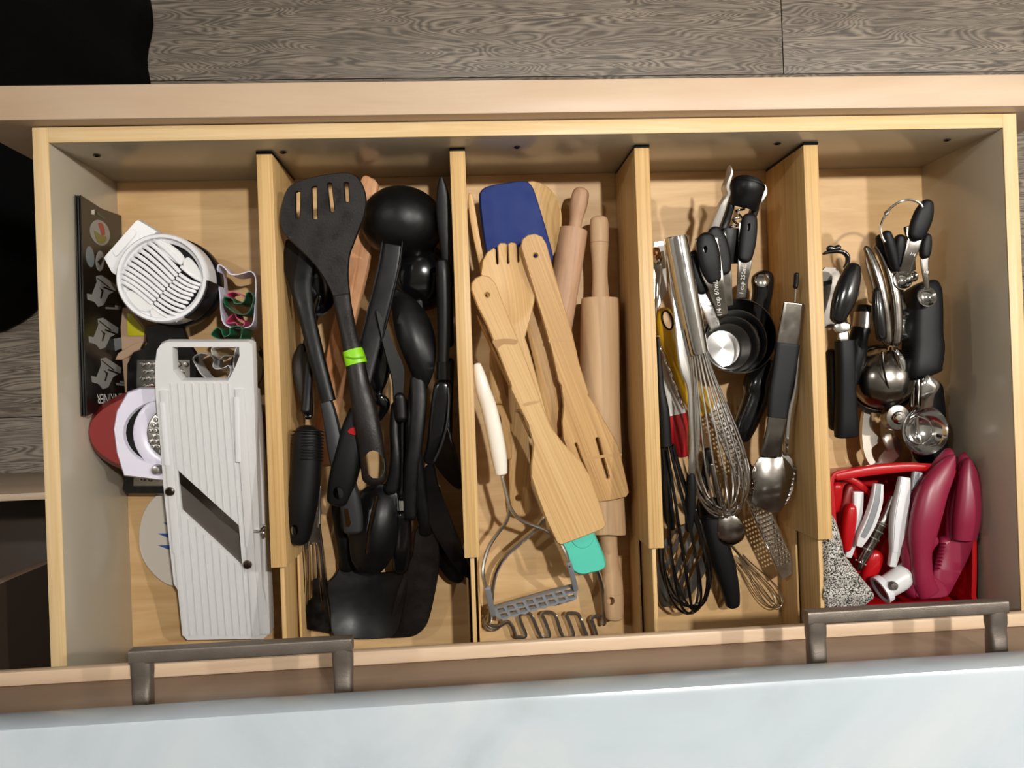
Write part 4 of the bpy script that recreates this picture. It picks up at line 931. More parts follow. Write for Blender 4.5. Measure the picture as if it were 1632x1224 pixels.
# steel spoon
sso = T('steel_spoon', 'steel spoon bowl lying face down below the balloon whisk tip', 'spoon', P(1167, 840, .02))
plate('bowl', R8((415, 620), (450, 640), (500, 655), (530, 690), (540, 735), (525, 775), (480, 800), (440, 795), (405, 765), (403, 710)), dome_z(1166, 842, 24, 30, 0, .042, .003), .0015, M_DST, sso, grid=4)
sweep('handle', R8((440, 660, .040, 44, .003), (400, 520, .044, 30, .003), (370, 380, .046, 26, .003)), M_DST, sso, e=4)
# black tubes
tb = T('black_tube_handle', 'glossy black cylindrical handle slanting under the measuring cups', 'kitchen tool', P(1195, 660, .02))
sweep('grip', R7((640, 1010, .044, 120), (590, 1130, .044, 138)) + R8((600, 40, .044, 132), (540, 190, .042, 110), (515, 270, .040, 74)), M_GLO, tb, e=2, n=24, cap=(.3, .4))
# yellow tool
yl = T('yellow_peeler', 'yellow-handled tool with a black-rimmed hanging hole, beside the third divider', 'peeler', P(1070, 560, .03))
yh = sweep('handle', R7((118, 752, .050, 50, .014), (122, 800, .050, 84, .016), (135, 880, .050, 96, .017), (165, 980, .049, 92, .017), (205, 1080, .048, 86, .016), (270, 1190, .046, 120, .015), (330, 1290, .044, 110, .012)), M_YEL, yl, n=18, cap=(.6, .4))
yo = R7(*ell(137, 817, 22, 44, 22, -.28)); carve(yh, yo, .0, .10)
sweep('black_grommet', [(x, y, .0575, 3.2, .004) for x, y in R7(*ell(137, 817, 25, 48, 16, -.28))], M_GLO, yl, closed=True, sub=3, n=8)
# white and red
wr = T('red_white_thermometer', 'white tool body with a red lower end, wedged between the third divider and the tongs', 'kitchen tool', P(1072, 670, .01))
sweep('white_body', R7((95, 990, .034, 50, .012), (118, 1100, .034, 76, .014)) + R8((150, 0, .034, 100, .015), (178, 132, .033, 118, .015)), mat('off_white_plastic', '#cfcbc6', .35), wr, e=3.5, cap=(.3, .03))
sweep('red_end', R8((178, 128, .033, 120, .0155), (196, 220, .031, 112, .015), (212, 300, .029, 92, .013), (218, 352, .028, 60, .010)), mat('deep_red_plastic', '#a3161c', .3), wr, e=3.5, cap=(.03, .5))
# skewers
sk = T('steel_skewers', 'thin steel skewers on a coppery coil at the top left of the whisk compartment', 'skewers', P(1048, 450, .02))
wire('skewer', [(x, y, z) for x, y, z in G1((104, 240, .076), (82, 420, .068), (58, 610, .060), (52, 700, .056))], .0012, M_STL, sk)
tw = [(x + 3.5 * math.sin(q * 1.3) / 4, y, .052) for q, (x, y) in enumerate(R(1030, 360, .2451)(*[(66 + 174 * f, 710 + 480 * f) for f in [i / 22 for i in range(23)]]))]
sweep('twisted_skewer', [(x, y, z, 4.5, .002, q * .8) for q, (x, y, z) in enumerate(tw)], M_CHR, sk, sub=2, e=4)
lathe('copper_coil', [(.0055, -.004), (.0075, 0), (.0055, .004), (.0045, 0)], P(1046, 404, .070), (1, .2, .4), mat('copper_wire', '#b98563', .25, 1), sk, 20, close=True)
lathe('steel_coil', [(.0042, -.003), (.0058, 0), (.0042, .003), (.0034, 0)], P(1048, 413, .075), (.3, .2, 1), M_CHR, sk, 20, close=True)
plate('steel_scraper', G1((50, 105), (110, 100), (125, 180), (135, 420), (60, 560), (48, 560)), .060, .0014, M_STL, sk, smooth=False)
# black whisk
bw = T('black_whisk', 'black silicone whisk with looped wires beside the third divider', 'whisk', P(1090, 850, .01))
sweep('handle', R7((88, 900, .080, 14, .010)) + R8((100, -20, .074, 44, .014), (118, 120, .072, 62, .016), (128, 292, .068, 66, .016)), M_BLK2, bw, e=2.5, cap=(.3, .05))
whisk_at('', '', P(*R8((136, 290))[0], .066), P(*R8((270, 1150))[0], .034), .031, .00155, 6, M_GLO, bw, None)
# measuring cups
def cup(px, py, rpx, zr, depth, grip, shank, label, m=M_CUP, sm=M_DST, zg=.07, hole=None, txt=None):
    c = P(px, py, zr); r = rpx * mpp(px, py, zr)
    t = T('measuring_cup', label, 'measuring cup', c - Vector((0, 0, depth)), 'nested steel measuring cups')
    lathe('bowl', [(0, -depth), (r * .80, -depth), (r * .86, -depth + .002), (r * .985, -.0012), (r, 0), (r * .97, .0004), (r * .84, -depth + .003), (r * .78, -depth + .0012), (0, -depth + .0012)], c, (.03, .05, 1), m, t, 48, ang=.5)
    sweep('shank', shank, sm, t, e=6, cap=(.05, .05))
    g = sweep('grip', grip, M_BLK2, t, n=16, e=2.6, cap=(.8, .8))
    if hole: carve(g, hole, .0, .2)
    return t
q = cup(1180, 535, 59, .064, .040, R7((548, 282, .086, 70, .008), (545, 350, .086, 82, .009), (535, 440, .084, 84, .009), (520, 530, .082, 64, .008)), R7((540, 320, .084, 92, .0022), (525, 520, .081, 72, .0022), (514, 620, .078, 56, .0022), (508, 712, .070, 54, .0022)),
    'largest steel measuring cup, outermost of the nest, upright black-gripped handle', zg=.08, hole=R7((538, 336), (552, 330), (553, 350), (546, 372), (537, 370)))
text('1 cup 250mL', *R7((512, 690))[0], .12, -1, 9.2, lin_z(420, .0850, 480, .0742), M_WPR, q, lift=.0013)
q = cup(1174, 544, 50, .068, .033, R7((362, 350, .080, 56, .008), (388, 420, .080, 92, .008), (412, 520, .078, 90, .008), (424, 592, .076, 50, .008)), R7((380, 380, .079, 96, .002), (420, 560, .076, 70, .002), (440, 680, .072, 44, .002), (452, 745, .068, 30, .002)),
    'second largest steel measuring cup, handle partly hidden behind another black grip')
q = cup(1168, 549, 44, .071, .027, R7((325, 378, .094, 60, .010), (335, 440, .095, 104, .010), (352, 540, .093, 106, .010), (374, 636, .089, 64, .009)), R7((330, 400, .092, 112, .0022), (355, 560, .0905, 112, .0022), (385, 660, .0885, 82, .0022), (418, 802, .078, 52, .0022)),
    'steel measuring cup with the quarter-cup handle, second smallest in the nest', hole=R7(*ell(327, 462, 10, 19, 14)))
text('1/4 cup 60mL', *R7((408, 798))[0], -.13, -1, 10.5, lin_z(455, .0930, 503, .0800), M_WPR, q, lift=.0014)
q = cup(1161, 553, 37, .073, .020, R7((268, 468, .078, 40, .009), (280, 540, .080, 70, .010), (300, 620, .080, 76, .010), (315, 690, .078, 52, .009)), R7((295, 560, .0785, 84, .0022), (320, 680, .0785, 72, .0022), (345, 760, .0785, 66, .0022), (378, 858, .0745, 50, .0022)),
    'smallest steel measuring cup lying innermost, handle toward the balloon whisk', sm=M_STL)
text('1/8 cup 30mL', *R7((340, 722))[0], .33, 1, 8.2, .0800, M_INK, q, lift=.0006)
# corkscrew
cs = T('corkscrew', 'black corkscrew with a flared bell top at the far end of the whisk compartment', 'corkscrew', P(1180, 350, .02))
top_ = R7((540, 165, .084, 0))[0]; low_ = R7((505, 290, .060, 0))[0]
sweep('bell', R7((540, 134, .082, 150), (536, 150, .082, 168), (526, 200, .078, 160), (518, 236, .074, 148), (514, 246, .073, 142)), M_BLK, cs, e=2, n=36, cap=(.06, .05))
a_ = P(*R7((538, 178))[0], .080); b_2 = P(*R7((531, 200))[0], .078); adir = (a_ - b_2).normalized()
sweep('bell_rim', R7((540, 138, .082, 172), (537, 150, .082, 174)), M_BLK, cs, e=2, n=36, cap=(.03, .03))
sweep('frame_arm', R7((458, 215, .074, 34, .016), (430, 320, .068, 36, .014), (398, 400, .066, 40, .014)), M_BLK, cs, e=4)
sweep('frame_arm', R7((580, 230, .072, 38, .016), (556, 310, .068, 34, .014), (515, 400, .064, 34, .014)), M_BLK, cs, e=4)
sweep('base_block', R7((450, 358, .066, 108, .026), (445, 440, .064, 104, .026), (440, 535, .060, 96, .024)), M_BLK, cs, e=5, cap=(.1, .1))
pts = []
p0 = P(*R7((512, 238))[0], .078); p1 = P(*R7((462, 368))[0], .070); dd = (p1 - p0); u_ = dd.normalized().orthogonal().normalized(); v_ = dd.normalized().cross(u_)
for k in range(50):
    f = k / 49; pts.append(p0 + dd * f + (u_ * math.cos(f * 20) + v_ * math.sin(f * 20)) * .0035)
wire3('spiral', pts, .0013, M_CHR, cs)
# leaning silver knife
kn = T('steel_butter_knife', 'thin steel spreader leaning on edge against the far drawer wall', 'spreader', P(1150, 320, .02))
sweep('blade', R7((450, 42, .098, 6, .010), (446, 90, .094, 14, .016), (428, 150, .090, 22, .016), (430, 195, .086, 20, .014), (408, 250, .082, 34, .014), (375, 335, .074, 40, .014), (350, 400, .068, 36, .012)), mat('satin_steel', '#c9c6c0', .4, .6), kn, e=6)
fkk = sweep('steel_teaspoon', R7((622, 135, .074, 6, .003), (626, 180, .072, 24, .003), (600, 225, .070, 20, .003), (578, 265, .066, 18, .003), (560, 300, .064, 16, .003)), M_STL, None, e=4)
tag(fkk, 'slim steel handle showing right of the corkscrew bell by the last divider', 'spoon')
# black handle with steel dot
bd = T('riveted_handle_tool', 'black handle with a round steel end rivet behind the measuring cups', 'kitchen tool', P(1212, 470, .02))
sweep('handle', R7((606, 568, .056, 70, .018), (612, 610, .056, 106, .020), (612, 680, .055, 96, .019), (592, 790, .050, 90, .018), (570, 960, .040, 86, .016)), M_GLO, bd, n=18, cap=(.6, .2))
lathe('rivet', [(0, .0022), (.006, .002), (.0078, .0008), (.0080, -.001), (0, -.001)], P(*R7((610, 619))[0], .0655), (0, .2, 1), M_CHR, bd, 22)
# ice tongs
it = T('scalloped_tongs', 'steel serving tongs with black grips and scalloped ends leaning along the last divider', 'tongs', P(1235, 640, .03))
sweep('arm', R7((772, 728, .092, 104, .003), (756, 830, .090, 108, .003), (738, 940, .087, 110, .003)), M_DST, it, e=6, cap=(.1, .05))
sweep('grip', R7((740, 932, .0875, 116, .007), (722, 1060, .085, 114, .008), (700, 1180, .083, 108, .008)) + R8((706, 148, .081, 98, .007)), M_BLK2, it, e=5, cap=(.05, .05))
sweep('arm', R8((706, 146, .080, 96, .003), (690, 240, .077, 94, .003), (672, 350, .072, 108, .003)), M_DST, it, e=6, cap=(.02, .1))
plate('bowl', R8((618, 352), (720, 345), (765, 380), (788, 425), (775, 500), (745, 590), (712, 632), (660, 628), (600, 600), (575, 570), (590, 500), (580, 430)), dome_z(1233, 768, 36, 50, .1, .066, .005), .0015, M_DST, it, grid=6, rb=.0004)
sweep('arm', R7((815, 740, .074, 26, .010), (800, 900, .070, 26, .010), (775, 1150, .066, 30, .010)) + R8((768, 120, .064, 38, .010), (755, 260, .060, 34, .010), (760, 340, .056, 44, .008)), M_CHR, it, e=4)
bm = bmesh.new()
for k in range(7):
    x, y = R8((800 - 8 * k + 3 * (k % 2), 410 + k * 27))[0]; lathe('', [(0, .002), (.0018, .0012), (.0024, -.001), (0, -.003)], P(x, y, .056), (1, 0, .4), None, bm=bm, seg=8)
o = fin(bm, 'scalloped_edge', M_STL, it); o['kind'] = 'stuff'
plate('lower_bowl', R8((720, 340), (770, 350), (800, 415), (790, 500), (750, 590), (720, 560)), .054, .0015, M_STL, it)
wire('pull_wire', [(x, y, z) for x, y, z in R7((775, 730, .092), (778, 690, .093), (780, 640, .095))], .0009, M_CHR, it)
sweep('pull_knob', R7((784, 578, .097, 26), (782, 610, .096, 24), (780, 640, .095, 24), (775, 660, .094, 34)), M_BLK2, it, e=2)
# long tongs
lg = T('steel_tongs', 'long mirror-steel tongs with black tips lying over the left of the balloon whisk', 'tongs', P(1090, 620, .03))
sweep('arm', R7((140, 455, .088, 26, .003), (168, 620, .088, 40, .003), (195, 820, .087, 50, .003), (222, 1040, .085, 56, .003)) + R8((268, -10, .083, 56, .003), (278, 150, .080, 56, .003), (282, 280, .077, 50, .003), (272, 380, .074, 44, .003), (262, 450, .071, 36, .003)), M_WIR, lg, e=5, n=14)
sweep('tip', R8((260, 425, .070, 30, .010), (262, 500, .068, 50, .012), (258, 620, .064, 54, .012), (250, 735, .060, 30, .010)), M_BLK2, lg, cap=(.5, .7))
sweep('arm', R7((112, 470, .070, 20, .003), (120, 560, .070, 24, .003)), M_WIR, lg, e=5)
sweep('tip', R8((116, 310, .054, 30, .010), (128, 470, .052, 54, .012), (146, 640, .050, 54, .012), (165, 725, .048, 30, .010)), M_BLK2, lg, cap=(.5, .7))
# big whisk, uppermost
wh = T('balloon_whisk', 'large steel balloon whisk with a thick tubular handle, uppermost in its compartment', 'whisk', P(1130, 620, .05))
sweep('handle', R7((180, 412, .098, 104), (184, 430, .098, 112), (235, 700, .094, 112), (282, 940, .090, 102), (292, 986, .089, 98)), M_CHR, wh, e=2, n=40, cap=(.1, .1))
lathe('end_plug', [(0, .001), (.009, .0008), (.0105, 0)], P(*R7((178, 405))[0], .098), P(*R7((180, 412))[0], .098) - P(*R7((190, 460))[0], .0975), M_DST, wh, 24)
whisk_at('', '', P(*R7((285, 960))[0], .090), P(*R8((452, 655))[0], .050), .0350, .00105, 10, M_WIR, wh, None)
# ================================================================== fifth compartment
# tray
tr = T('red_tray', 'bright red plastic tray of small gadgets in the near right corner of the drawer', 'tray', P(1440, 850, .002))
rimo = [(1326, 762), (1345, 752), (1400, 746), (1455, 742), (1505, 745), (1522, 754), (1528, 775), (1546, 800), (1552, 860), (1551, 950), (1545, 985), (1345, 990), (1336, 900), (1326, 800)]
rimp = lambda x, y: .048
ro = [P(x, y, .078) for x, y in smooth_path([tuple(q) for q in rimo], 3, True)]; rc = sum(ro, Vector()) / len(ro)
bm = bmesh.new(); prof_ = ((1.0, .078), (.965, .055), (.90, .012), (.87, .003), (.84, .007), (.87, .016), (.945, .055), (.972, .077))
rr_ = [[bm.verts.new(Vector((rc.x + (q.x - rc.x) * f, rc.y + (q.y - rc.y) * f, z + ZB))) for q in ro] for f, z in prof_]
for A, B in zip(rr_, rr_[1:] + rr_[:1]):
    if A is rr_[3]: continue
    for i in range(len(ro)): bm.faces.new((A[i], A[(i + 1) % len(ro)], B[(i + 1) % len(ro)], B[i]))
bm.faces.new(rr_[3]); bm.faces.new(rr_[4])
fin(bm, 'wall', M_RED2, tr)
sweep('rim', [(x, y, .0785, 8, .004) for x, y in rimo], M_RED2, tr, e=3, closed=True, n=10, sub=3)
sweep('handle_bar', CC((130, 205, .078, 40, .006), (200, 190, .078, 52, .007), (330, 168, .078, 56, .007), (450, 156, .078, 54, .007), (560, 150, .078, 46, .007), (680, 158, .078, 36, .006)), M_RED2, tr, e=3)
# can opener
co = T('can_opener', 'can opener with a big black turning knob and black handles by the last divider', 'can opener', P(1350, 560, .02))
sweep('ring_loop', CA((95, 522, .080, 16, .006), (130, 508, .080, 26, .006), (190, 500, .081, 28, .006), (245, 508, .081, 28, .006), (275, 540, .081, 28, .006), (272, 590, .080, 28, .006), (250, 625, .079, 30, .006)), M_GLO, co, e=3)
sweep('crown', CA((125, 490, .081, 26, .006), (148, 478, .081, 40, .006), (175, 484, .081, 30, .006), (205, 474, .081, 40, .006), (225, 484, .081, 22, .006)), M_GLO, co, e=3)
plate('head_plate', CA((95, 640), (115, 617), (190, 620), (210, 640), (240, 700), (250, 900), (230, 1050), (100, 1050)), .072, .004, M_BLADE, co, smooth=False)
plate('gear_plate', CA((100, 720), (160, 705), (165, 735), (100, 750)), .078, .003, M_CHR, co, smooth=False)
sweep('knob', CA((325, 588, .100, 80, .012), (300, 680, .102, 138, .014), (262, 810, .103, 168, .015), (222, 930, .102, 138, .014), (190, 1025, .100, 80, .012)), M_GLO, co, n=18, e=2.4, cap=(.8, .8))
sweep('steel_shaft', CA((170, 1050, .080, 60, .004), (235, 1048, .081, 80, .004), (300, 1042, .080, 50, .004)), M_CHR, co, e=4)
sweep('handle_core', CA((240, 1060, .076, 80, .006), (242, 1160, .076, 82, .006)), M_STL, co, e=5)
sweep('handle', CB((285, 112, .074, 138, .016), (290, 300, .072, 140, .018), (293, 560, .068, 148, .018), (298, 800, .064, 170, .018), (300, 905, .062, 175, .015)), M_BLK2, co, n=18, e=3.4, cap=(.06, .15))
sweep('handle', CB((175, 180, .056, 70, .016), (185, 500, .054, 80, .018), (200, 850, .050, 80, .016)), M_BLK2, co, n=14, e=3)
# second round handle
ch = T('steel_collared_handle', 'black handle with a steel collar between the can opener and the citrus press', 'kitchen tool', P(1372, 560, .02))
sweep('end_cap', CA((398, 885, .050, 96), (390, 945, .050, 116)), M_BLK, ch, e=2, n=20, cap=(.2, .05))
sweep('collar', CA((390, 942, .050, 124), (378, 1060, .050, 128)), M_STL, ch, e=2, n=22, cap=(.03, .03))
sweep('grip', CA((378, 1056, .050, 126)) + CB((400, 90, .050, 140), (385, 220, .048, 150), (350, 360, .044, 150), (330, 480, .040, 130)), M_BLK, ch, e=2, n=22, cap=(.05, .4))
sweep('steel_liner', CA((385, 480, .060, 14, .012), (395, 600, .060, 18, .014), (440, 760, .058, 18, .014), (450, 880, .056, 14, .012)), M_STL, ch, e=5)
# citrus press
cp = T('citrus_press', 'chromed hinged citrus press with long handles in the middle of the right compartment', 'citrus press', P(1405, 560, .01))
for a, b in (((400, 470, .092, 20), (470, 640, .094, 44)), ((455, 455, .084, 30), (545, 700, .088, 60))):
    pass
sweep('handle', CA((398, 462, .086, 26, .006), (440, 540, .088, 52, .008), (490, 680, .090, 66, .010), (530, 860, .090, 64, .011), (556, 1060, .088, 60, .011), (560, 1180, .086, 56, .010)), M_DST, cp, e=3)
sweep('handle', CA((470, 455, .078, 30, .006), (530, 540, .080, 56, .008), (585, 680, .082, 70, .010), (620, 860, .082, 74, .011), (628, 1060, .080, 72, .012), (610, 1190, .078, 66, .012)), M_DST, cp, e=3)
sweep('grip_insert', CA((480, 760, .0945, 40, .008), (495, 900, .0955, 84, .010), (510, 1060, .0945, 86, .010), (520, 1150, .092, 50, .008)), M_GLO, cp, e=2.6)
lathe('press_bowl', [(.036, 0), (.036, .004), (.033, .014), (.025, .023), (.012, .028), (0, .029), (0, .027), (.024, .020), (.031, .010), (.033, 0)], P(*CB((585, 430))[0], .040), (-.3, .1, 1), M_DST, cp, 40)
lathe('black_rim', [(.0365, -.003), (.0395, -.001), (.0395, .003), (.0365, .004)], P(*CB((572, 430))[0], .040), (-.3, .1, 1), M_GLO, cp, 40, close=True)
sweep('seam_edge', CB((590, 200, .074, 12, .003), (600, 330, .0745, 12, .003), (640, 500, .0665, 12, .003), (700, 640, .052, 12, .003)), M_INK, cp)
sweep('inner_cup', CB((650, 160, .062, 60, .02), (720, 300, .060, 100, .022), (725, 450, .054, 100, .022), (720, 620, .046, 60, .018)), M_CHR, cp, e=2.4)
lathe('hinge_pin', [(0, .006), (.006, .0055), (.0075, .002), (.0135, .001), (.0145, -.003), (.0145, -.010), (0, -.010)], P(*CB((718, 742))[0], .066), (0, 0, 1), M_DST, cp, 26)
lathe('pin_cap', [(0, .0030), (.003, .0028), (.0045, .001), (.0045, -.001)], P(*CB((718, 742))[0], .0725), (0, 0, 1), M_CHR, cp, 18)
# bottle opener
bo = T('bottle_opener', 'curved satin-steel bottle opener lying just behind the red tray', 'bottle opener', P(1395, 710, .005))
plate('body', CB((445, 700), (470, 684), (500, 690), (506, 760), (520, 850), (560, 900), (566, 940), (530, 970), (505, 1000), (515, 1060), (545, 1110), (585, 1125), (588, 1150), (540, 1150), (490, 1120), (450, 1040), (432, 930), (430, 820)), .034, .006, mat('satin_nickel', '#cfc7bb', .35, .75), bo, rb=.001)
sweep('lever', CB((615, 870, .044, 60, .003), (660, 930, .046, 120, .004), (690, 1000, .042, 120, .004), (620, 1080, .036, 110, .003), (570, 1130, .034, 60, .003)), mat('warm_nickel', '#a8998c', .3, .85), bo, e=4)
lathe('rivet', [(0, .002), (.003, .0015), (.0045, 0), (.0045, -.004), (0, -.004)], P(*CB((552, 1135))[0], .0365), (0, 0, 1), M_STL, bo, 18)
# scoop
ic = T('ice_cream_scoop', 'scoop with a fat ribbed black grip and a shining steel bowl along the right wall', 'scoop', P(1470, 600, .02))
sweep('grip', CA((800, 726, .060, 150, .026), (815, 780, .061, 215, .032), (818, 900, .062, 226, .035), (815, 1100, .062, 236, .035), (820, 1200, .062, 250, .035)) + CB((905, 330, .062, 276, .035), (905, 372, .061, 272, .032)), M_BLK2, ic, n=26, e=3, cap=(.3, .06))
for k in range(9):
    y = 150 + k * 14
    for sx_, x0 in ((-1, 800), (1, 1020)):
        sweep('rib', CB((x0 - 34, y, .074, 7, .006), (x0, y + 1, .078 if sx_ < 0 else .070, 7, .006), (x0 + 34, y, .079 if sx_ < 0 else .062, 7, .006)), M_BLK, ic, sub=3, n=6)
sweep('collar', CB((900, 358, .061, 280, .034), (905, 385, .060, 276, .032)), M_GLO, ic, n=22, e=4, cap=(.05, .05))
for xa, xb in ((835, 835), (880, 880), (925, 915)):
    sweep('neck_rod', CB((xa, 385, .060, 26, .005), (xb, 520, .062, 26, .005), (xb - 8, 660, .066, 24, .004)), M_CHR, ic, e=4)
sweep('thumb_lever', CB((1010, 420, .082, 130, .004), (985, 480, .084, 136, .004), (960, 560, .082, 110, .004), (950, 660, .076, 100, .004)), M_CHR, ic, e=3.5, cap=(.4, .1))
cb_ = P(*CB((940, 850))[0], .066); rb_ = 194 * .1961 * mpp(1474, 687, .066)
lathe('bowl', [(0, -.020), (rb_ * .35, -.019), (rb_ * .7, -.013), (rb_ * .92, -.004), (rb_, .001), (rb_ * .96, .0015), (rb_ * .88, -.003), (rb_ * .66, -.011), (rb_ * .33, -.0165), (0, -.0178)], cb_, (.05, .0, 1), M_CHR, ic, 44)
wire3('sweeper', [cb_ + Vector((rb_ * (.05 - .1 * math.cos(q * 3.14 / 10)), rb_ * .9 * math.cos(q * math.pi / 10), -.003 - .012 * math.sin(q * math.pi / 10))) for q in range(11)], .0015, M_CHR, ic)
wire3('inner_ring', [cb_ + Vector((rb_ * .55 * math.cos(q * math.pi / 10), rb_ * .55 * math.sin(q * math.pi / 10), -.0115)) for q in range(20)], .0009, M_CHR, ic, closed=True)
bk2 = sweep('black_handle_tool', CB((985, 430, .044, 150, .020), (985, 700, .038, 200, .024), (980, 980, .034, 240, .026), (978, 1140, .032, 240, .024)), M_BLK, None, n=18, e=3)
tag(bk2, 'wide black handle lying under the scoop bowl', 'kitchen tool')
# measuring spoons
wire_r = CA((828, 208, .108), (800, 158, .109), (748, 132, .109), (690, 132, .108), (630, 155, .106), (575, 200, .104), (535, 258, .102), (514, 320, .100), (520, 385, .099), (545, 440, .098))
rg2 = T('spoon_ring', 'steel ring joining the measuring spoons at the far right corner', 'ring', P(1430, 350, .09))
wire('ring_wire', wire_r, .0013, M_CHR, rg2)
lathe('ring_clasp', [(0, -.003), (.002, -.0025), (.0026, 0), (.002, .0025), (0, .003)], P(*CA((556, 226))[0], .103), (.5, .6, 0), M_CHR, rg2, 14)
def mspoon(label, grip, shank, bx, by, br, bz, txt=None, ax=(0, .1, 1)):
    t = T('measuring_spoon', label, 'measuring spoon', P(*CA((bx, by))[0], bz - .01), 'measuring spoons on a ring')
    sweep('shank', shank, M_DST, t, e=5, cap=(.3, .1)); sweep('grip', grip, M_BLK2, t, n=14, e=2.5, cap=(.8, .8))
    c = P(*CA((bx, by))[0], bz); r = br * .2207 * mpp(1440, 450, bz); d = r * .75
    lathe('bowl', [(0, -d), (r * .5, -d * .9), (r * .85, -d * .55), (r * .98, -.0006), (r * 1.04, 0), (r * .95, .0005), (r * .8, -d * .5), (r * .46, -d * .82), (0, -d * .92)], c, ax, M_CHR, t, 30)
    if txt: text(txt[0], *CA((txt[1], txt[2]))[0], txt[3], txt[4], txt[5], txt[6], M_WPR, t)
mspoon('measuring spoon with the highest black grip in the corner, small steel bowl below', CA((860, 128, .106, 60, .009), (830, 220, .105, 130, .011), (790, 330, .103, 136, .011), (752, 425, .100, 90, .010)), CA((800, 330, .0985, 140, .0022), (755, 450, .0975, 104, .0022), (722, 545, .095, 88, .0022), (690, 655, .090, 80, .0022)), 672, 706, 68, .088, ('1/4', 722, 525, .9, .35, 7, .0970))
mspoon('measuring spoon hanging nearest the right wall, steel bowl over the scoop grip', CA((850, 372, .098, 40, .009), (842, 430, .098, 72, .010), (835, 500, .097, 78, .010), (828, 556, .096, 50, .009)), CA((840, 470, .0945, 70, .002), (832, 580, .0935, 60, .002), (840, 680, .092, 46, .002), (850, 775, .089, 34, .002)), 850, 828, 68, .088, ('1/8', 820, 655, .9, .25, 6.5, .0955))
mspoon('measuring spoon with a dark grip upright beside the citrus press, largest steel bowl', CA((545, 352, .096, 56, .010), (575, 440, .095, 74, .011), (605, 560, .092, 66, .011), (620, 650, .089, 40, .010)), CA((570, 420, .091, 70, .002), (620, 640, .087, 46, .002), (640, 800, .080, 40, .002), (690, 920, .074, 40, .002)), 675, 1030, 104, .070, None, (.4, 0, 1))
mspoon('measuring spoon with its black grip between the two middle spoons', CA((655, 378, .092, 60, .010), (650, 460, .091, 84, .011), (640, 560, .088, 70, .010), (632, 620, .086, 40, .009)), CA((650, 500, .086, 70, .002), (650, 700, .078, 50, .002), (668, 880, .066, 46, .002)), 670, 925, 46, .060, None)
mspoon('measuring spoon mostly hidden, grip low behind the highest spoon', CA((500, 380, .082, 40, .009), (520, 460, .081, 60, .010), (560, 580, .078, 50, .009)), CA((700, 320, .080, 50, .002), (735, 480, .078, 40, .002), (750, 640, .070, 36, .002)), 745, 680, 40, .064, None)
# things in the tray
def tt(o, l, c, g=None): return tag(o, l, c, g)
sp_ = [(CC((262, 282, .062, 56, .006), (258, 400, .062, 50, .007), (240, 520, .060, 44, .007), (205, 640, .056, 36, .006)), 'white plastic corn holder blade leftmost in the red tray', 'square'),
       (CC((372, 240, .074, 50, .006), (360, 340, .074, 62, .008), (325, 450, .072, 66, .008), (285, 530, .070, 56, .007), (262, 580, .068, 30, .006)), 'curved white plastic clip second from the left in the red tray', 'curved'),
       (CC((513, 204, .078, 54, .008), (502, 300, .079, 72, .010), (484, 420, .079, 84, .011), (474, 540, .077, 76, .010), (462, 610, .075, 50, .008), (445, 690, .072, 40, .006)), 'tall white plastic clip with a wide bowed handle in the red tray', 'tall'),
       (CC((584, 176, .076, 46, .007), (572, 260, .076, 48, .008), (552, 360, .075, 50, .008), (532, 480, .073, 42, .008), (515, 590, .070, 26, .006)), 'white plastic clip closest to the burgundy cracker', 'near')]
for pts, lab, _ in sp_:
    c = T('plastic_clip', lab, 'clip', P(pts[1][0], pts[1][1], .05), 'white clips in the red tray')
    sweep('handle', pts, M_WHT, c, e=6, cap=(.12, .3))
    sweep('inner_channel', [(x + 1.0, y + 1, z + t_ * .5, w_ * .5, .0014) for x, y, z, w_, t_ in pts[:-1]], M_GPL if _ in ('curved', 'near') else M_WHT2, c, e=4, cap=(.2, .3))
gtb = T('steel_tube_tool', 'ribbed steel tube lying diagonally between the white clips', 'kitchen tool', P(1390, 830, .05))
sweep('tube', CC((455, 300, .066, 26), (420, 400, .066, 36), (385, 470, .065, 44)), M_STL, gtb, e=2, n=18)
sweep('tube', CC((388, 462, .065, 56), (350, 545, .063, 54), (305, 620, .061, 50), (258, 705, .058, 46)), M_DST, gtb, e=2, n=18, cap=(.1, .1))
for x, y in ((392, 455), (388, 466), (372, 500), (352, 540), (318, 600), (280, 668)):
    sweep('ring', CC((x + 2, y - 4, .0645, 64), (x - 2, y + 4, .0645, 64)), M_CHR, gtb, e=2, n=18, cap=(.03, .03))
reds = [(CC((225, 345, .066, 40, .012), (218, 420, .066, 66, .013), (205, 520, .064, 64, .013), (195, 610, .060, 40, .010)), 'flat red handle standing left of the first white clip'),
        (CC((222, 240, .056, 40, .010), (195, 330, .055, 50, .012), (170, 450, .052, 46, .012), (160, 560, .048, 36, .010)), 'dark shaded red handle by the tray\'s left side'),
        (CC((365, 600, .060, 60, .010), (350, 660, .060, 84, .012), (320, 740, .056, 80, .012), (300, 790, .052, 50, .010)), 'red spoon-shaped handle below the steel tube'),
        (CC((150, 230, .060, 60, .012), (140, 300, .058, 66, .012), (130, 400, .052, 50, .012)), 'rounded red handle in the far left corner of the red tray'),
        (CC((430, 520, .048, 50, .010), (410, 580, .046, 70, .010), (390, 640, .044, 50, .010)), 'small red piece deep in the tray under the tall white clip'),
        (CC((150, 205, .060, 26, .006), (230, 220, .061, 36, .006), (300, 270, .061, 34, .006), (345, 310, .060, 20, .006)), 'red strap lying across the tray\'s far left corner')]
for pts, lab in reds: tt(sweep('red_gadget', pts, M_RED2 if 'dark' not in lab else M_RED, None, e=3), lab, 'gadget', 'red gadgets in the tray')
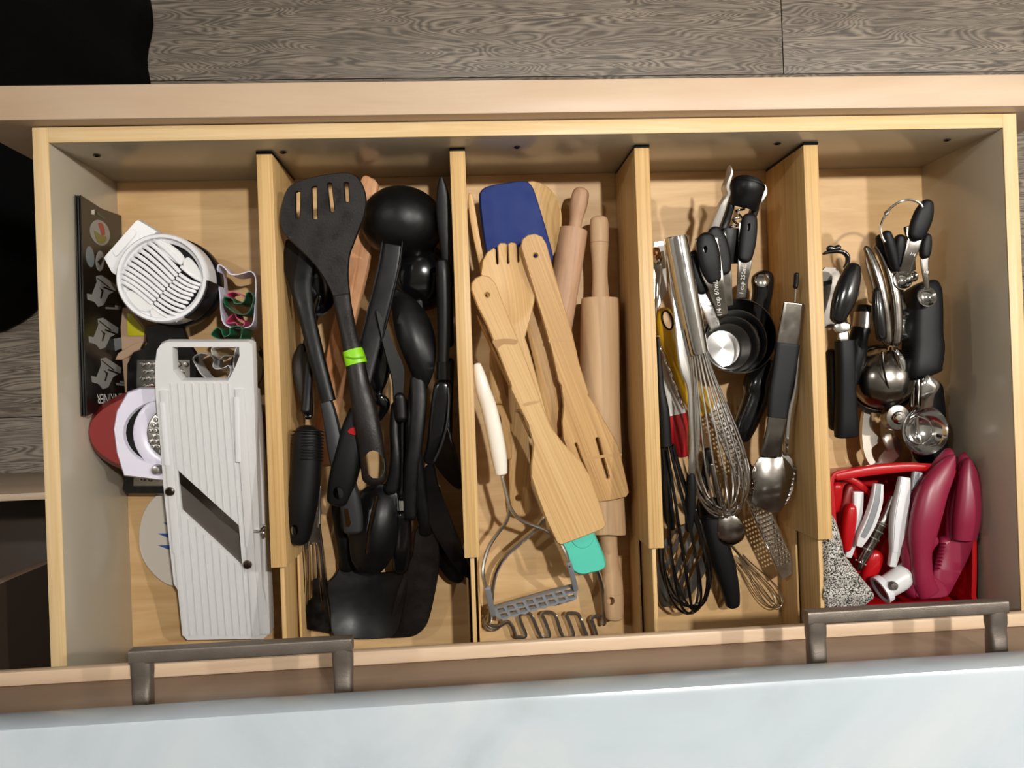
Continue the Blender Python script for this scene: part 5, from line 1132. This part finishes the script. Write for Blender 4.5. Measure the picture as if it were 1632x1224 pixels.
pv = T('white_pipe_fitting', 'white pipe-like plastic fitting with a dark screw beside the knitted glove', 'pipe', P(1425, 930, .04))
lo_ = sweep('pipe', CC((395, 812, .076, 112), (450, 782, .076, 118), (510, 742, .076, 122), (545, 712, .075, 112), (575, 690, .074, 90)), M_WHT, pv, e=2, n=28, cap=(.02, .2))
q0 = P(*CC((395, 812))[0], .076); q1 = P(*CC((450, 782))[0], .076); dq = (q0 - q1).normalized()
lathe('open_end', [(.0148, -.004), (.0155, .003), (.0128, .0034), (.0115, -.002), (.0115, -.003)], q0, dq, M_WHT2, pv, 28)
lathe('bore_shade_disc', [(0, .001), (.0116, .001), (.0116, .0004), (0, .0004)], q0, dq, M_INK, pv, 28)  # flat dark disc paints the shade inside the hollow end
lathe('screw', [(0, .002), (.0036, .0016), (.0046, 0), (.0046, -.004)], P(*CC((458, 797))[0], .0935), (-.1, 0, 1), M_BLADE, pv, 20)
kz = lambda x, y: .092 + .003 * math.sin(x * .16 + y * .07) + .002 * math.sin(y * .2) - .0002 * max(0, y - 930)
kg = T('knitted_glove', 'speckled grey knitted cut-resistant glove draped over the tray\'s left corner', 'glove', P(1350, 900, .03))
plate('palm', CC((102, 560), (106, 470), (114, 425), (140, 460), (170, 560), (190, 640), (230, 700), (290, 780), (345, 850), (330, 875), (280, 905), (200, 905), (104, 910), (100, 760)), kz, .012, M_KNIT, kg, rb=.004, grid=6)
plate('cuff_fold', CC((102, 800), (118, 770), (160, 820), (230, 850), (250, 900), (150, 915), (104, 910)), lambda x, y: kz(x, y) + .004, .008, M_KNIT, kg, rb=.003, grid=6)
# nutcracker
nc = T('seafood_cracker', 'burgundy plastic seafood cracker lying on top of the red tray', 'cracker', P(1505, 850, .06))
def arm_z(cx, cy, tilt):
    return lambda x, y: .082 + tilt * (y - 830) / 100
rarm = CC((856, 96), (835, 160), (820, 240), (795, 340), (780, 440), (776, 540), (760, 552), (735, 562), (728, 640), (690, 742), (700, 800), (735, 846), (760, 835), (830, 705), (870, 620), (893, 545), (912, 470), (922, 390), (916, 270), (900, 180), (872, 115))
larm = CC((781, 74), (755, 95), (715, 140), (655, 225), (608, 285), (590, 335), (572, 420), (552, 510), (543, 590), (548, 680), (562, 770), (576, 852), (700, 856), (744, 846), (745, 815), (715, 780), (672, 750), (668, 690), (664, 640), (672, 600), (700, 562), (690, 535), (664, 510), (690, 455), (722, 380), (750, 280), (772, 180), (786, 110))
plate('arm', rarm, lambda x, y: .084, .014, M_BUR, nc, rb=.0045, ang=1.2)
plate('arm', larm, lambda x, y: .088, .016, M_BUR, nc, rb=.005, ang=1.2)
sweep('handle_bulge', CC((779, 80, .090, 8, .008), (754, 132, .091, 76, .012), (722, 190, .092, 118, .016), (670, 285, .093, 150, .020), (636, 400, .093, 156, .022), (612, 520, .092, 140, .020), (600, 640, .090, 100, .018), (616, 760, .089, 110, .016), (650, 846, .088, 120, .014)), M_BUR, nc, e=2.2, n=24, cap=(.8, .2))
sweep('handle_bulge', CC((855, 98, .086, 8, .008), (857, 130, .087, 52, .011), (860, 200, .088, 96, .016), (857, 320, .089, 126, .020), (850, 430, .089, 138, .020), (838, 545, .087, 124, .016)), M_BUR, nc, e=2.2, n=24, cap=(.8, .05))
plate('pivot_disc', CC((640, 770), (690, 772), (728, 800), (740, 850), (590, 856), (600, 800)), .0895, .003, M_BUR, nc)
for k in range(8):
    x, y = CC((712 - 5 * k, 570 + 19 * k))[0]; x2, y2 = CC((738 - 4 * k, 565 + 19 * k))[0]
    sweep('tooth', [(x - 1, y + 2, .086, 2, .006), (x2, y2, .086, 3.6, .008)], M_BUR, nc, n=8)
# ================================================================== the person beside the drawer
pn = T('person', 'person in loose black clothes standing at the open drawer\'s far left corner', 'person', (-.86, .40, 0))
def skin(name, verts, edges, m, parent, lvl=2, root=0):
    me = bpy.data.meshes.new(name); me.from_pydata([v[:3] for v in verts], edges, [])
    o = bpy.data.objects.new(name, me); COL.objects.link(o)
    o.modifiers.new('skin', 'SKIN')
    for i, v in enumerate(verts):
        d = me.skin_vertices[0].data[i]; d.radius = (v[3], v[4] if len(v) > 4 else v[3]); d.use_root = (i == root)
    s = o.modifiers.new('sub', 'SUBSURF'); s.levels = lvl; s.render_levels = lvl
    bpy.context.view_layer.update()
    nm = bpy.data.meshes.new_from_object(o.evaluated_get(bpy.context.evaluated_depsgraph_get()))
    bpy.data.objects.remove(o); nm.name = name; nm.materials.clear()
    for p in nm.polygons: p.use_smooth = True
    uvlong(nm); return link(name, nm, parent, m)
X, Y = -.93, .36
V_ = [(X, Y, .98, .165, .13),                                  # pelvis
      (X, Y, 1.15, .15, .115), (X, Y, 1.33, .185, .125), (X, Y + .01, 1.46, .10, .08),
      (X + .02, Y - .10, .92, .10), (X + .08, Y - .09, .50, .085), (X + .08, Y - .12, .13, .075),          # leg by the drawer
      (X + .02, Y + .10, .92, .10), (X + .07, Y + .13, .50, .085), (X + .07, Y + .17, .13, .075),
      (X + .01, Y - .20, 1.42, .065), (X - .02, Y - .25, 1.15, .052), (X + .08, Y - .26, .95, .042),
      (X + .01, Y + .20, 1.42, .065), (X - .02, Y + .25, 1.15, .052), (X + .08, Y + .26, .95, .042)]
E_ = [(0, 1), (1, 2), (2, 3), (0, 4), (4, 5), (5, 6), (0, 7), (7, 8), (8, 9), (2, 10), (10, 11), (11, 12), (2, 13), (13, 14), (14, 15)]
skin('black_clothing', V_, E_, M_CLOTH, pn)
# long open skirt panel hangs to the floor: a gathered cloth shell round the legs
bm = bmesh.new()
def hem(f):                                                    # f 0 waist .. 1 hem; outline of the cloth at the floor
    a = []
    for px, py in ((238, -160), (243, -60), (243, 0), (239, 60), (240, 110), (236, 150), (215, 210), (170, 300), (130, 400), (95, 460), (58, 494), (20, 513), (0, 524), (-60, 545), (-160, 560)):
        q = P(px, py, -ZB + .012); a.append((q.x, q.y))
    a += [(-1.2, -.06), (-1.26, .2), (-1.22, .5), (-1.1, .75), (-.85, .78)]
    return a
base = smooth_path(hem(1), 3, True); n_ = len(base); rings = []
for k in range(9):
    f = k / 8; z = .012 + (1.0 - .012) * (1 - f)
    ring = []
    for i, (x, y) in enumerate(base):
        g = f ** .7; wx, wy = X + .15 * math.cos(2 * math.pi * i / n_ + 1.35), Y + .13 * math.sin(2 * math.pi * i / n_ + 1.35)
        ang_ = math.atan2(y - Y, x - X); wx, wy = X + .17 * math.cos(ang_), Y + .14 * math.sin(ang_)
        fold = 1 + .015 * math.sin(ang_ * 17) * f
        ring.append(bm.verts.new((X + ((wx + (x - wx) * g) - X) * fold, Y + ((wy + (y - wy) * g) - Y) * fold, z)))
    rings.append(ring)
for A, B in zip(rings, rings[1:]):
    for i in range(n_): bm.faces.new((A[i], A[(i + 1) % n_], B[(i + 1) % n_], B[i]))
bm.faces.new(rings[-1]); bm.faces.new(rings[0])
fin(bm, 'long_skirt', M_CLOTH, pn, ang=2)
hv = [(X + .01, Y, 1.47, .055), (X + .02, Y, 1.56, .06), (X + .035, Y, 1.63, .085, .075), (X + .045, Y, 1.70, .095, .08), (X + .035, Y, 1.76, .075, .065)]
hd_ = skin('head', hv, [(0, 1), (1, 2), (2, 3), (3, 4)], M_SKIN, pn)
skin('hair', [(X - .02, Y, 1.60, .06), (X - .015, Y, 1.70, .098, .095), (X + .01, Y, 1.765, .088, .085)], [(0, 1), (1, 2)], M_HAIR, pn)
lathe('nose', [(0, .022), (.007, .012), (.012, 0), (0, -.004)], (X + .125, Y, 1.665), (1, 0, -.2), M_SKIN, pn, 12)
for s in (-1, 1):
    lathe('eye', [(0, .010), (.007, .007), (.010, 0), (0, -.006)], (X + .108, Y + s * .033, 1.70), (1, s * .3, 0), M_INK, pn, 12)
    lathe('ear', [(0, .008), (.014, .004), (.018, -.004), (0, -.008)], (X + .03, Y + s * .085, 1.68), (0, s, 0), M_SKIN, pn, 12)
    hx, hy, hz = X + .085, Y + s * .262, .935
    hvv = [(hx, hy, hz, .022, .028), (hx + .01, hy, hz - .06, .016, .036), (hx - .012, hy, hz + .05, .026, .028)]; he = [(0, 1), (0, 2)]
    for q in range(4):
        b = len(hvv); yy = hy + (q - 1.5) * .018; ln = (.068, .078, .074, .058)[q]
        hvv += [(hx + .012, yy, hz - .09, .0095), (hx + .024, yy, hz - .09 - ln * .5, .0085), (hx + .026, yy, hz - .09 - ln, .007)]; he += [(1, b), (b, b + 1), (b + 1, b + 2)]
    b = len(hvv); hvv += [(hx + .025, hy - s * .036, hz - .05, .011), (hx + .04, hy - s * .044, hz - .085, .009)]; he += [(0, b), (b, b + 1)]
    skin('hand', hvv, he, M_SKIN, pn)
sweepw = [(Vector((X + .09, Y - .13, .035)), .085, .07, 0), (Vector((X + .16, Y - .14, .03)), .10, .06, 0), (Vector((X + .24, Y - .14, .022)), .085, .042, 0)]
for dy in (0, .31):
    bm = bmesh.new(); tube(bm, [(a + Vector((0, dy, 0)), w_, t_, r_) for a, w_, t_, r_ in sweepw], 2.4, 14, (.6, .8)); fin(bm, 'shoe', M_BLK2, pn)
